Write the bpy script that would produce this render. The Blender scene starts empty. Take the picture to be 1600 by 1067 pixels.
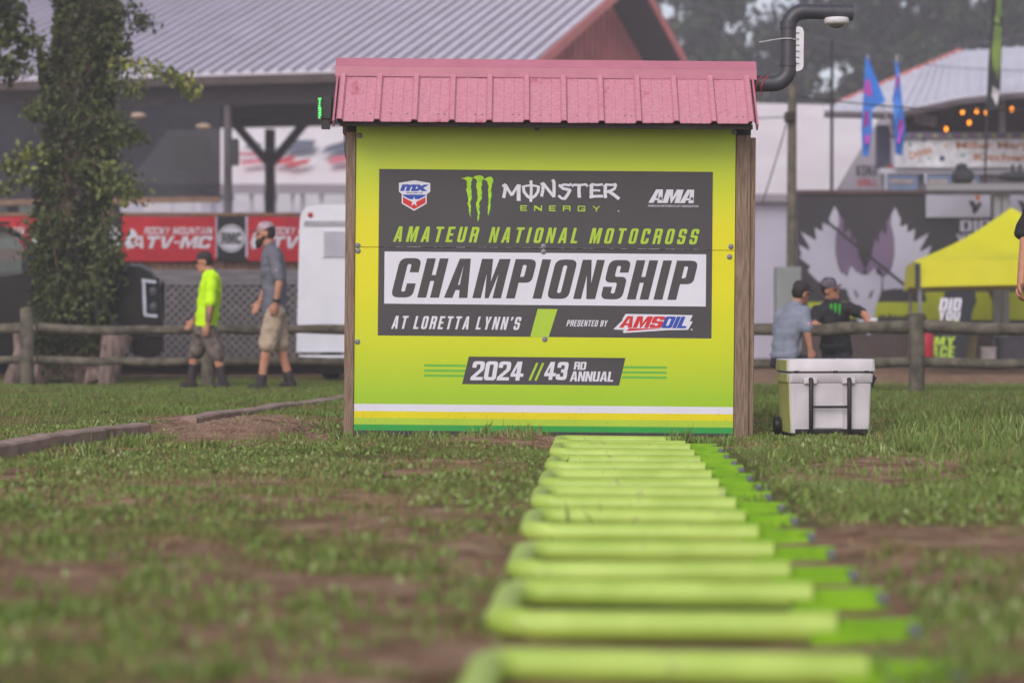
import bpy, bmesh, math, random
import numpy as np
from mathutils import Vector, Matrix, noise
from mathutils.geometry import tessellate_polygon
random.seed(7); rng = np.random.default_rng(7)
C = bpy.context.scene.collection
R = math.radians
# ---------------------------------------------------------------- camera, world, sun
F, CX, HY, CH = 3200.0, 800.0, 521.0, 0.65          # focal length in photo pixels, principal column, horizon row, eye height
cam_d = bpy.data.cameras.new('camera'); cam = bpy.data.objects.new('camera', cam_d); C.objects.link(cam)
cam.location = (0, 0, CH); cam.rotation_euler = (R(90), 0, 0)
cam_d.sensor_width = 36; cam_d.lens = 36 * F / 1600; cam_d.shift_y = -(533.5 - HY) / 1600
cam_d.clip_start = 0.1; cam_d.clip_end = 2000
cam_d.dof.use_dof = True; cam_d.dof.focus_distance = 13.1; cam_d.dof.aperture_fstop = 1.6
bpy.context.scene.camera = cam
w = bpy.data.worlds.new('World'); bpy.context.scene.world = w; w.use_nodes = True
nt = w.node_tree; bg = nt.nodes['Background']
sky = nt.nodes.new('ShaderNodeTexSky'); sky.sky_type = 'NISHITA'; sky.sun_disc = False
sky.sun_elevation = R(32); sky.sun_rotation = R(200); sky.air_density = 1.0; sky.dust_density = 1.5; sky.ozone_density = 1.5
hs = nt.nodes.new('ShaderNodeHueSaturation'); hs.inputs['Saturation'].default_value = 0.45
tint = nt.nodes.new('ShaderNodeMix'); tint.data_type = 'RGBA'; tint.blend_type = 'MULTIPLY'; tint.inputs[0].default_value = 1.0
tint.inputs[7].default_value = (1.03, 0.975, 1.0, 1)
nt.links.new(sky.outputs[0], hs.inputs['Color']); nt.links.new(hs.outputs[0], tint.inputs[6]); nt.links.new(tint.outputs[2], bg.inputs[0])
bg.inputs[1].default_value = 0.15
sun_d = bpy.data.lights.new('sun', 'SUN'); sun = bpy.data.objects.new('sun', sun_d); C.objects.link(sun)
sun_d.energy = 1.5; sun_d.angle = R(40); sun_d.color = (1.0, 0.95, 0.88)
sun.rotation_euler = (R(52), 0, R(-18))
sc = bpy.context.scene
sc.view_settings.view_transform = 'Standard'; sc.view_settings.look = 'None'
sc.view_settings.exposure = 0.06; sc.view_settings.gamma = 1.0; sc.view_settings.use_curve_mapping = False
sc.render.engine = 'CYCLES'
try:
    sc.cycles.use_denoising = True; sc.cycles.max_bounces = 6; sc.cycles.volume_bounces = 1
    sc.cycles.diffuse_bounces = 3; sc.cycles.glossy_bounces = 3; sc.cycles.transparent_max_bounces = 8
except Exception: pass

# ---------------------------------------------------------------- helpers
def P(px, py, Y): return Vector(((px - CX) / F * Y, Y, CH - (py - HY) / F * Y))
def GY(py, z=0.0): return F * (CH - z) / (py - HY)
def lin(c): return tuple((x / 255 / 12.92 if x / 255 <= .04045 else ((x / 255 + .055) / 1.055) ** 2.4) for x in c)
_m = {}
def mud(n, l, tc, col):
    """rain-splashed soil specks low on the printed board and faint scratches all over"""
    sp = n.new('ShaderNodeSeparateXYZ'); l.new(tc.outputs['Object'], sp.inputs[0])
    mr = n.new('ShaderNodeMapRange'); mr.inputs['From Min'].default_value = .34; mr.inputs['From Max'].default_value = .0; mr.inputs['To Min'].default_value = 0; mr.inputs['To Max'].default_value = .10; l.new(sp.outputs['Z'], mr.inputs[0])
    q = n.new('ShaderNodeTexNoise'); q.inputs['Scale'].default_value = 34; q.inputs['Detail'].default_value = 7; q.inputs['Roughness'].default_value = .75; l.new(tc.outputs['Object'], q.inputs[0])
    a = n.new('ShaderNodeMath'); a.operation = 'ADD'; l.new(q.outputs[0], a.inputs[0]); l.new(mr.outputs[0], a.inputs[1])
    r_ = n.new('ShaderNodeValToRGB'); r_.color_ramp.elements[0].position = .655; r_.color_ramp.elements[1].position = .76; r_.color_ramp.elements[1].color = (.75, .75, .75, 1); l.new(a.outputs[0], r_.inputs[0])
    m2 = n.new('ShaderNodeMix'); m2.data_type = 'RGBA'; l.new(r_.outputs[0], m2.inputs[0]); l.new(col, m2.inputs[6]); m2.inputs[7].default_value = (*lin((128, 108, 84)), 1)
    return m2.outputs[2]
def mat(name, rgb, rough=.6, var=.12, vscale=6, bump=0, bscale=40, metal=0, spec=.3, rgb2=None, emit=0, alpha=None, stretch=None, dirt=None):
    """principled material with a procedural colour variation and fine relief; rgb in sRGB 0-255 as surface colour"""
    if name in _m: return _m[name]
    m = bpy.data.materials.new(name); m.use_nodes = True; n = m.node_tree.nodes; l = m.node_tree.links
    b = n['Principled BSDF']; b.inputs['Roughness'].default_value = rough; b.inputs['Metallic'].default_value = metal
    b.inputs['Specular IOR Level'].default_value = spec
    c1 = lin(rgb); c2 = lin(rgb2) if rgb2 else tuple(max(0, x * (1 - 2.5 * var)) for x in c1)
    tc = n.new('ShaderNodeTexCoord'); mp = n.new('ShaderNodeMapping'); l.new(tc.outputs['Object'], mp.inputs[0])
    if name in ('lime_bar_paint', 'green_sleeve_paint'):     # every bar wears differently
        oi = n.new('ShaderNodeObjectInfo'); mu = n.new('ShaderNodeMath'); mu.operation = 'MULTIPLY'; mu.inputs[1].default_value = 40; l.new(oi.outputs['Random'], mu.inputs[0]); l.new(mu.outputs[0], mp.inputs['Location'])
    if stretch: mp.inputs['Scale'].default_value = stretch
    no = n.new('ShaderNodeTexNoise'); no.inputs['Scale'].default_value = vscale; no.inputs['Detail'].default_value = 6
    l.new(mp.outputs[0], no.inputs['Vector'])
    rp = n.new('ShaderNodeValToRGB'); rp.color_ramp.elements[0].position = .35; rp.color_ramp.elements[1].position = .65
    rp.color_ramp.elements[0].color = (*c2, 1); rp.color_ramp.elements[1].color = (*c1, 1)
    l.new(no.outputs[0], rp.inputs[0]); col = rp.outputs[0]
    if dirt:                                              # stains: (rgb, scale, threshold)
        n2 = n.new('ShaderNodeTexNoise'); n2.inputs['Scale'].default_value = dirt[1]; n2.inputs['Detail'].default_value = 8; n2.inputs['Roughness'].default_value = .7
        l.new(mp.outputs[0] if name in ('lime_bar_paint', 'green_sleeve_paint') else tc.outputs['Object'], n2.inputs['Vector'])
        r2 = n.new('ShaderNodeValToRGB'); r2.color_ramp.elements[0].position = dirt[2]; r2.color_ramp.elements[1].position = dirt[2] + .08
        l.new(n2.outputs[0], r2.inputs[0]); mx = n.new('ShaderNodeMix'); mx.data_type = 'RGBA'
        l.new(r2.outputs[0], mx.inputs[0]); l.new(col, mx.inputs[6]); mx.inputs[7].default_value = (*lin(dirt[0]), 1); col = mx.outputs[2]
    if name.startswith('print_'): col = mud(n, l, tc, col)
    l.new(col, b.inputs['Base Color'])
    if bump:
        bn = n.new('ShaderNodeTexNoise'); bn.inputs['Scale'].default_value = bscale; bn.inputs['Detail'].default_value = 5
        l.new(mp.outputs[0], bn.inputs['Vector']); bp = n.new('ShaderNodeBump'); bp.inputs['Strength'].default_value = bump; bp.inputs['Distance'].default_value = .01
        l.new(bn.outputs[0], bp.inputs['Height']); l.new(bp.outputs[0], b.inputs['Normal'])
    if emit:
        b.inputs['Emission Color'].default_value = (*c1, 1); b.inputs['Emission Strength'].default_value = emit
    if alpha is not None: b.inputs['Alpha'].default_value = alpha
    _m[name] = m; return m

class MB:
    def __init__(s): s.v = []; s.f = []
    def add(s, vs, fs, M=None):
        o = len(s.v)
        s.v += [tuple(M @ Vector(p)) if M else tuple(p) for p in vs]; s.f += [tuple(i + o for i in f) for f in fs]; return s
    def box(s, c, d, M=None, rz=0, bev=0):
        x, y, z = d[0] / 2, d[1] / 2, d[2] / 2
        T = Matrix.Translation(c) @ Matrix.Rotation(rz, 4, 'Z')
        if M: T = M @ T
        if bev:
            b = min(bev, x * .9, y * .9, z * .9); vs = []
            for sx in (-1, 1):
                for sy in (-1, 1):
                    for sz in (-1, 1):
                        vs += [(sx * (x - b), sy * (y - b), sz * z), (sx * (x - b), sy * y, sz * (z - b)), (sx * x, sy * (y - b), sz * (z - b))]
            bm = bmesh.new()
            for q in vs: bm.verts.new(q)
            bmesh.ops.convex_hull(bm, input=bm.verts); bm.verts.index_update()
            s.add([v.co.copy() for v in bm.verts], [[v.index for v in f.verts] for f in bm.faces], T); bm.free(); return s
        vs = [(-x, -y, -z), (x, -y, -z), (x, y, -z), (-x, y, -z), (-x, -y, z), (x, -y, z), (x, y, z), (-x, y, z)]
        return s.add(vs, [(0, 3, 2, 1), (4, 5, 6, 7), (0, 1, 5, 4), (1, 2, 6, 5), (2, 3, 7, 6), (3, 0, 4, 7)], T)
    def beam(s, a, b, wd, h, up=(0, 0, 1)):
        a = Vector(a); b = Vector(b); d = (b - a).normalized(); u = Vector(up)
        if abs(d.dot(u)) > .98: u = Vector((0, 1, 0))
        sd = d.cross(u).normalized(); u = sd.cross(d).normalized(); vs = []
        for q in (a, b):
            for i, j in ((-1, -1), (1, -1), (1, 1), (-1, 1)): vs.append(q + sd * (wd / 2 * i) + u * (h / 2 * j))
        return s.add(vs, [(0, 1, 2, 3), (7, 6, 5, 4), (0, 4, 5, 1), (1, 5, 6, 2), (2, 6, 7, 3), (3, 7, 4, 0)])
    def tube(s, pts, r, n=12, caps=True, sq=1):
        pts = [Vector(p) for p in pts]; rr = r if hasattr(r, '__len__') else [r] * len(pts)
        o = len(s.v); prev = None; k = len(pts)
        for i, p in enumerate(pts):
            d = (pts[min(i + 1, k - 1)] - pts[max(i - 1, 0)]).normalized()
            if prev is None: a = d.orthogonal().normalized()
            else: a = (prev - d * prev.dot(d)).normalized()
            prev = a; b = d.cross(a)
            for j in range(n):
                t = 2 * math.pi * j / n; s.v.append(tuple(p + (a * math.cos(t) + b * math.sin(t) * sq) * rr[i]))
        for i in range(k - 1):
            for j in range(n):
                j2 = (j + 1) % n; s.f.append((o + i * n + j, o + i * n + j2, o + (i + 1) * n + j2, o + (i + 1) * n + j))
        if caps: s.f.append(tuple(o + j for j in reversed(range(n)))); s.f.append(tuple(o + (k - 1) * n + j for j in range(n)))
        return s
    def lathe(s, prof, M=None, n=20):
        o = len(s.v)
        for r_, z in prof:
            for j in range(n):
                t = 2 * math.pi * j / n; q = Vector((r_ * math.cos(t), r_ * math.sin(t), z)); s.v.append(tuple(M @ q if M else q))
        for i in range(len(prof) - 1):
            for j in range(n):
                j2 = (j + 1) % n; s.f.append((o + i * n + j, o + i * n + j2, o + (i + 1) * n + j2, o + (i + 1) * n + j))
        s.f.append(tuple(o + j for j in reversed(range(n)))); s.f.append(tuple(o + (len(prof) - 1) * n + j for j in range(n)))
        return s
    def ball(s, c, r, n=10):
        rx, ry, rz = r if hasattr(r, '__len__') else (r, r, r)
        prof = [(max(1e-3, math.sin(math.pi * i / n)), -math.cos(math.pi * i / n)) for i in range(n + 1)]
        return s.lathe(prof, Matrix.Translation(c) @ Matrix.Diagonal((rx, ry, rz, 1)), n + 4)
    def plate(s, poly, fn, th=0, holes=()):
        """2D outline mapped by fn(u,v,depth) ; th gives it thickness behind the face"""
        loops = [list(poly)] + [list(h) for h in holes]
        tri = tessellate_polygon([[Vector((p[0], p[1], 0)) for p in L] for L in loops])
        flat = [p for L in loops for p in L]; o = len(s.v); k = len(flat)
        s.v += [tuple(fn(p[0], p[1], 0)) for p in flat]; s.f += [tuple(o + i for i in t) for t in tri]
        if th:
            s.v += [tuple(fn(p[0], p[1], th)) for p in flat]; s.f += [tuple(o + k + i for i in reversed(t)) for t in tri]
            b = o
            for L in loops:
                m_ = len(L)
                for i in range(m_): s.f.append((b + i, b + (i + 1) % m_, b + k + (i + 1) % m_, b + k + i))
                b += m_
        return s
    def obj(s, name, m, parent=None, local=False, smooth=False, kind=None, label=None):
        me = bpy.data.meshes.new(name); v = s.v
        if parent is not None and not local:
            o = Vector((0, 0, 0)); q = parent
            while q is not None: o += q.location; q = q.parent
            v = [(a - o.x, b - o.y, c - o.z) for a, b, c in v]
        me.from_pydata(v, [], s.f)
        if m: me.materials.append(m)
        bm = bmesh.new(); bm.from_mesh(me); bmesh.ops.recalc_face_normals(bm, faces=bm.faces) if not getattr(s, 'flat', False) else None
        bm.to_mesh(me); bm.free()
        if smooth:
            me.polygons.foreach_set('use_smooth', [True] * len(me.polygons))
            try: me.set_sharp_from_angle(angle=R(45))
            except Exception: pass
        ob = bpy.data.objects.new(name, me); C.objects.link(ob)
        if parent is not None: ob.parent = parent
        if kind: ob['kind'] = kind
        if label: ob['label'] = label
        return ob
def tag(o, label, cat, group=None):
    o['label'] = label; o['category'] = cat
    if group: o['group'] = group
    return o
def thing(name, label, cat, loc=(0, 0, 0), group=None):
    o = bpy.data.objects.new(name, None); C.objects.link(o); o.location = loc; o.empty_display_size = .2
    return tag(o, label, cat, group)
def copy_tree(o, parent=None):
    c = o.copy(); C.objects.link(c)
    if parent is not None: c.parent = parent
    for ch in list(o.children): copy_tree(ch, c)
    return c
def whole(mb, name, m, label, cat, loc=None, group=None, smooth=False, kind=None):
    """a thing that is one mesh; origin moved to loc"""
    loc = Vector(loc) if loc is not None else Vector(mb.v[0])
    mb.v = [(a - loc.x, b - loc.y, c - loc.z) for a, b, c in mb.v]
    o = mb.obj(name, m, None, smooth=smooth); o.location = loc
    if kind: o['kind'] = kind
    return tag(o, label, cat, group)

# --- lettering: outlines drawn in code (condensed block capitals) and Blender's own face for small print
def roundpoly(pts):
    out = []; n = len(pts)
    for i, p in enumerate(pts):
        r_ = p[2] if len(p) > 2 else 0
        if r_ <= 0: out.append((p[0], p[1])); continue
        c = Vector(p[:2]); a = (Vector(pts[i - 1][:2]) - c); b = (Vector(pts[(i + 1) % n][:2]) - c)
        r1 = min(r_, a.length * .49, b.length * .49); a = c + a.normalized() * r1; b = c + b.normalized() * r1
        for k in range(5):
            t = k / 4; q = a * (1 - t) ** 2 + c * (2 * t * (1 - t)) + b * t * t; out.append((q.x, q.y))
    return out
def glyph(ch, w=.46, s=.17, b=.14):
    r, ri = .17, .05; h = 1; hb = b / 2; wi = w
    O = None; H_ = []
    if ch in 'O0': O = [(0, 0, r), (w, 0, r), (w, 1, r), (0, 1, r)]; H_ = [[(s, b, ri), (w - s, b, ri), (w - s, 1 - b, ri), (s, 1 - b, ri)]]
    elif ch == 'C': O = [(w, .64), (w, 1, r), (0, 1, r), (0, 0, r), (w, 0, r), (w, .36), (w - s, .36), (w - s, b, ri), (s, b, ri), (s, 1 - b, ri), (w - s, 1 - b, ri), (w - s, .64)]
    elif ch == 'G': O = [(w, .64), (w, 1, r), (0, 1, r), (0, 0, r), (w, 0, r), (w, .5), (w * .5, .5), (w * .5, .5 - b), (w - s, .5 - b), (w - s, b, ri), (s, b, ri), (s, 1 - b, ri), (w - s, 1 - b, ri), (w - s, .64)]
    elif ch == 'S': O = [(w, .68), (w, 1, r), (0, 1, r), (0, .5 - hb, r), (w - s, .5 - hb, ri), (w - s, b, ri), (s, b, ri), (s, .32), (0, .32), (0, 0, r), (w, 0, r), (w, .5 + hb, r), (s, .5 + hb, ri), (s, 1 - b, ri), (w - s, 1 - b, ri), (w - s, .68)]
    elif ch == '2': O = [(0, 0), (w, 0), (w, b), (s * 1.15, b), (w, .55, r * .6), (w, 1, r), (0, 1, r), (0, .66), (s, .66), (s, 1 - b, ri), (w - s, 1 - b, ri), (w - s, .6, ri), (0, .16)]
    elif ch == '3': O = [(w, 1, r), (0, 1, r), (0, .68), (s, .68), (s, 1 - b, ri), (w - s, 1 - b, ri), (w - s, .5 + hb, ri), (w * .4, .5 + hb), (w * .4, .5 - hb), (w - s, .5 - hb, ri), (w - s, b, ri), (s, b, ri), (s, .32), (0, .32), (0, 0, r), (w, 0, r), (w, .46, r * .5), (w * .93, .5), (w, .54, r * .5)]
    elif ch == '4': O = [(w * .45, 0), (w * .45 + s, 0), (w * .45 + s, .2), (w * 1.05, .2), (w * 1.05, .2 + b), (w * .45 + s, .2 + b), (w * .45 + s, 1), (w * .4, 1), (0, .34), (0, .2), (w * .45, .2)]; H_ = [[(s * .75, .2 + b), (w * .45, .2 + b), (w * .45, .74)]]
    elif ch == 'H': O = [(0, 0), (s, 0), (s, .5 - hb), (w - s, .5 - hb), (w - s, 0), (w, 0), (w, 1), (w - s, 1), (w - s, .5 + hb), (s, .5 + hb), (s, 1), (0, 1)]
    elif ch == 'I': wi = s; O = [(0, 0), (s, 0), (s, 1), (0, 1)]
    elif ch == 'L': wi = w * .85; O = [(0, 0), (wi, 0), (wi, b), (s, b), (s, 1), (0, 1)]
    elif ch == 'E': wi = w * .88; O = [(0, 0), (wi, 0), (wi, b), (s, b), (s, .5 - hb), (wi * .9, .5 - hb), (wi * .9, .5 + hb), (s, .5 + hb), (s, 1 - b), (wi, 1 - b), (wi, 1), (0, 1)]
    elif ch == 'F': wi = w * .85; O = [(0, 0), (s, 0), (s, .5 - hb), (wi * .9, .5 - hb), (wi * .9, .5 + hb), (s, .5 + hb), (s, 1 - b), (wi, 1 - b), (wi, 1), (0, 1)]
    elif ch == 'T': O = [(w / 2 - s / 2, 0), (w / 2 + s / 2, 0), (w / 2 + s / 2, 1 - b), (w, 1 - b), (w, 1), (0, 1), (0, 1 - b), (w / 2 - s / 2, 1 - b)]
    elif ch == 'U': O = [(0, 0, r), (w, 0, r), (w, 1), (w - s, 1), (w - s, b, ri), (s, b, ri), (s, 1), (0, 1)]
    elif ch == 'J': O = [(0, 0, r), (w, 0, r), (w, 1), (w - s, 1), (w - s, b, ri), (s, b, ri), (s, .3), (0, .3)]
    elif ch == 'D': O = [(0, 0), (w, 0, r), (w, 1, r), (0, 1)]; H_ = [[(s, b), (w - s, b, ri), (w - s, 1 - b, ri), (s, 1 - b)]]
    elif ch == 'P': O = [(0, 0), (s, 0), (s, .4), (w, .4, r), (w, 1, r), (0, 1)]; H_ = [[(s, .4 + b), (w - s, .4 + b, ri), (w - s, 1 - b, ri), (s, 1 - b)]]
    elif ch == 'R': O = [(0, 0), (s, 0), (s, .41), (w - s, .41, ri), (w - s, 0), (w, 0), (w, .44, r * .4), (w * .93, .49), (w, .54, r * .4), (w, 1, r), (0, 1)]; H_ = [[(s, .41 + b), (w - s, .41 + b, ri), (w - s, 1 - b, ri), (s, 1 - b)]]
    elif ch == 'B': O = [(0, 0), (w, 0, r), (w, .45, r * .5), (w * .93, .5), (w, .55, r * .5), (w, 1, r), (0, 1)]; H_ = [[(s, b), (w - s, b, ri), (w - s, .5 - hb, ri), (s, .5 - hb)], [(s, .5 + hb), (w - s, .5 + hb, ri), (w - s, 1 - b, ri), (s, 1 - b)]]
    elif ch == 'A': wi = w * 1.08; O = [(0, 0), (s * .95, 0), (s * .95 + .03, .2), (wi - s * .95 - .03, .2), (wi - s * .95, 0), (wi, 0), (wi / 2 + s * .62, 1), (wi / 2 - s * .62, 1)]; H_ = [[(s * .95 + .055, .2 + b * .9), (wi - s * .95 - .055, .2 + b * .9), (wi / 2, .84)]]
    elif ch == 'M': wi = w * 1.32; O = [(0, 0), (s * .95, 0), (s * .95, .62), (wi / 2 - .045, 0), (wi / 2 + .045, 0), (wi - s * .95, .62), (wi - s * .95, 0), (wi, 0), (wi, 1), (wi - s * 1.25, 1), (wi / 2, .42), (s * 1.25, 1), (0, 1)]
    elif ch == 'W': wi = w * 1.32; O = [(0, 1), (s * .95, 1), (s * .95, .38), (wi / 2 - .045, 1), (wi / 2 + .045, 1), (wi - s * .95, .38), (wi - s * .95, 1), (wi, 1), (wi, 0), (wi - s * 1.25, 0), (wi / 2, .58), (s * 1.25, 0), (0, 0)]
    elif ch == 'N': wi = w * 1.02; O = [(0, 0), (s * .9, 0), (s * .9, .6), (wi - s, 0), (wi, 0), (wi, 1), (wi - s * .9, 1), (wi - s * .9, .4), (s, 1), (0, 1)]
    elif ch == 'Y': wi = w * 1.05; O = [(wi / 2 - s / 2, 0), (wi / 2 + s / 2, 0), (wi / 2 + s / 2, .4), (wi, 1), (wi - s, 1), (wi / 2, .6), (s, 1), (0, 1), (wi / 2 - s / 2, .4)]
    elif ch == 'V': wi = w * 1.05; O = [(wi / 2 - s * .6, 0), (wi / 2 + s * .6, 0), (wi, 1), (wi - s, 1), (wi / 2, .25), (s, 1), (0, 1)]
    elif ch == 'K': O = [(0, 0), (s, 0), (s, .36), (w - s, 0), (w, 0), (w * .68, .52), (w, 1), (w - s, 1), (s, .62), (s, 1), (0, 1)]
    elif ch == "'": wi = s * .8; O = [(0, .7), (s * .5, .7), (s * .9, .86), (s * .9, 1), (0, 1)]
    elif ch == '/': wi = s * .8; O = [(0, 0), (s * .8, 0), (s * .8, 1), (0, 1)]
    elif ch == '-': wi = w * .5; O = [(0, .42), (wi, .42), (wi, .58), (0, .58)]
    elif ch == '.': wi = s; O = [(0, 0), (s, 0), (s, s), (0, s)]
    return (roundpoly(O) if O else None), [roundpoly(h_) for h_ in H_], wi
def block(txt, track=.1, w=.46, s=.17, b=.14, space=.3):
    """returns list of (outline, holes) in a 1-high strip and the total width"""
    x = 0; out = []
    for ch in txt:
        if ch == ' ': x += space; continue
        o, hs_, wi = glyph(ch, w, s, b)
        out.append(([(p[0] + x, p[1]) for p in o], [[(p[0] + x, p[1]) for p in h_] for h_ in hs_])); x += wi + track
    return out, x - track
def fit(mb, fn, txt, x0, y0, x1, y1, shear=0, rot=0, **kw):
    """lay block capitals into the rectangle x0..x1, y0 (top)..y1 (base)"""
    gl, W = block(txt, **kw); H_ = y1 - y0; sh = shear * H_; sx = (x1 - x0 - sh) / W
    def T(p):
        x = x0 + p[0] * sx + p[1] * sh; y = y1 - p[1] * H_
        if rot:
            cx, cy = (x0 + x1) / 2, (y0 + y1) / 2; dx, dy = x - cx, y - cy
            x = cx + dx * math.cos(rot) - dy * math.sin(rot); y = cy + dx * math.sin(rot) + dy * math.cos(rot)
        return (x, y)
    for o, hs_ in gl: mb.plate([T(p) for p in o], fn, 0, [[T(p) for p in h_] for h_ in hs_])
    return mb
_tc = {}
def facetext(mb, fn, txt, x0, y0, x1, y1, bold=0, shear=0, rot=0):
    key = (txt, bold)
    if key not in _tc:
        cu = bpy.data.curves.new('t', 'FONT'); cu.body = txt; cu.offset = bold; cu.resolution_u = 3
        ob = bpy.data.objects.new('t', cu); C.objects.link(ob); dg = bpy.context.evaluated_depsgraph_get(); dg.update()
        me = bpy.data.meshes.new_from_object(ob.evaluated_get(dg)); vs = [v.co.copy() for v in me.vertices]; fs = [tuple(p.vertices) for p in me.polygons]
        bpy.data.objects.remove(ob); bpy.data.meshes.remove(me); bpy.data.curves.remove(cu)
        a = min(v.x for v in vs); b = max(v.x for v in vs); c = min(v.y for v in vs); d = max(v.y for v in vs)
        _tc[key] = ([((v.x - a) / (b - a), (v.y - c) / (d - c)) for v in vs], fs)
    vs, fs = _tc[key]; H_ = y1 - y0; sh = shear * H_; o = len(mb.v)
    for u, v in vs:
        x = x0 + u * (x1 - x0 - sh) + v * sh; y = y1 - v * H_
        if rot:
            cx, cy = (x0 + x1) / 2, (y0 + y1) / 2; dx, dy = x - cx, y - cy
            x = cx + dx * math.cos(rot) - dy * math.sin(rot); y = cy + dx * math.sin(rot) + dy * math.cos(rot)
        mb.v.append(tuple(fn(x, y, 0)))
    mb.f += [tuple(o + i for i in f) for f in fs]; return mb
def stroke(mb, fn, pts, wd, lay=0):
    """one pen stroke as a tapered ribbon"""
    n = len(pts); L = []; Rr = []
    ws = wd if hasattr(wd, '__len__') else [wd] * n
    for i in range(n):
        a = Vector(pts[max(i - 1, 0)]); b = Vector(pts[min(i + 1, n - 1)]); d = (b - a).normalized(); q = Vector((-d.y, d.x)) * ws[i] / 2; p = Vector(pts[i])
        L.append((p + q)[:]); Rr.append((p - q)[:])
    for i in range(n - 1):
        o = len(mb.v); mb.v += [tuple(fn(*c, lay)) for c in (L[i], L[i + 1], Rr[i + 1], Rr[i])]; mb.f.append((o, o + 1, o + 2, o + 3))
    return mb
def arc(cx, cy, r, a0, a1, n=24, ry=None): return [(cx + r * math.cos(R(a0 + (a1 - a0) * i / n)), cy + (ry or r) * math.sin(R(a0 + (a1 - a0) * i / n))) for i in range(n + 1)]
def rect(x0, y0, x1, y1): return [(x0, y0), (x1, y0), (x1, y1), (x0, y1)]
def sheet(fn, polys, name, m, parent, local=False, th=0, **kw):
    mb = MB()
    if not th: mb.flat = True
    for p in polys: mb.plate(p, fn, th)
    return mb.obj(name, m, parent, local=local, **kw)

# ---------------------------------------------------------------- materials
GREY = mat('print_charcoal', (74, 71, 75), .5, .04, 3)
WHITE = mat('print_white', (220, 219, 232), .45, .02, 3)
LIME = mat('print_lime', (174, 206, 60), .45, .04, 3)
GREEN = mat('print_green', (48, 160, 72), .45, .04, 3)
YELLOW = mat('print_yellow', (226, 212, 12), .45, .03, 3)
RED = mat('print_red', (208, 48, 56), .45, .04, 3)
BLUE = mat('print_blue', (48, 78, 176), .45, .04, 3)
PINK = mat('pink_painted_steel', (206, 146, 160), .36, .05, 9, bump=.3, bscale=22, spec=.5, rgb2=(192, 122, 140), stretch=(5, 1, 14), dirt=((180, 98, 110), 7, .60))
PINKD = mat('pink_flashing_steel', (188, 116, 136), .4, .05, 9, spec=.5)
WOOD = mat('treated_timber', (150, 128, 112), .75, .2, 10, bump=.35, bscale=60, rgb2=(112, 90, 76), stretch=(9, 9, .7))
OLDWOOD = mat('weathered_timber', (118, 110, 98), .85, .2, 8, bump=.5, bscale=40, rgb2=(74, 70, 60), stretch=(1, 1, 1), dirt=((78, 92, 50), 4, .58))
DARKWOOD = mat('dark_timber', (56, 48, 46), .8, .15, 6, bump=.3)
STEEL = mat('galvanised_steel', (150, 150, 156), .4, .08, 20, metal=.7)
BLACK = mat('black_plastic', (36, 35, 38), .45, .1, 10, spec=.4)
SKIN = mat('skin', (196, 142, 118), .55, .06, 12, rgb2=(180, 124, 100))
# ---------------------------------------------------------------- ground
_pt = rng.random((256, 256))
def vnoise(x, y, s, off=0):
    x = np.asarray(x) / s + 37.3 + off; y = np.asarray(y) / s + 11.7 + off * 1.7
    xi = np.floor(x).astype(int); yi = np.floor(y).astype(int); fx = x - xi; fy = y - yi
    fx = fx * fx * (3 - 2 * fx); fy = fy * fy * (3 - 2 * fy); g = lambda a, b: _pt[a % 256, b % 256]
    return (g(xi, yi) * (1 - fx) + g(xi + 1, yi) * fx) * (1 - fy) + (g(xi, yi + 1) * (1 - fx) + g(xi + 1, yi + 1) * fx) * fy
def fbm(x, y, s, off=0): return (vnoise(x, y, s, off) * .5 + vnoise(x, y, s / 2.1, off + 5) * .3 + vnoise(x, y, s / 4.3, off + 9) * .2)
def kerb_x(y): return -2.72 + (y - 10.9) * .127
def gate_x(y): return -.05 + (y - 4.0) * .0405
# bare patches, as (column, row, half width, half height, strength) measured on the photograph and laid on the ground
PATCH = [(360, 677, 135, 22, 1.35), (480, 684, 80, 12, .9), (800, 687, 85, 9, 1.3), (690, 688, 50, 5, .7), (1385, 735, 110, 20, 1.3), (1270, 745, 60, 8, .7),
         (640, 738, 36, 6, .9), (250, 872, 110, 22, 1.3), (560, 818, 130, 20, .8), (120, 905, 140, 22, 1.0), (720, 860, 110, 45, .7), (560, 935, 210, 38, 1.2), (400, 985, 160, 30, .8), (740, 990, 90, 60, .6),
         (480, 1040, 260, 28, 1.1), (130, 985, 70, 22, .6), (1440, 900, 150, 22, 1.0), (1560, 860, 70, 30, 1.1), (1350, 940, 100, 26, 1.1), (1420, 1000, 90, 34, .9), (1230, 740, 40, 6, .7), (1330, 850, 60, 16, .8),
         (160, 640, 160, 8, .35), (1500, 985, 60, 30, .7), (660, 800, 80, 10, .7), (1275, 890, 60, 20, .8)]
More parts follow.
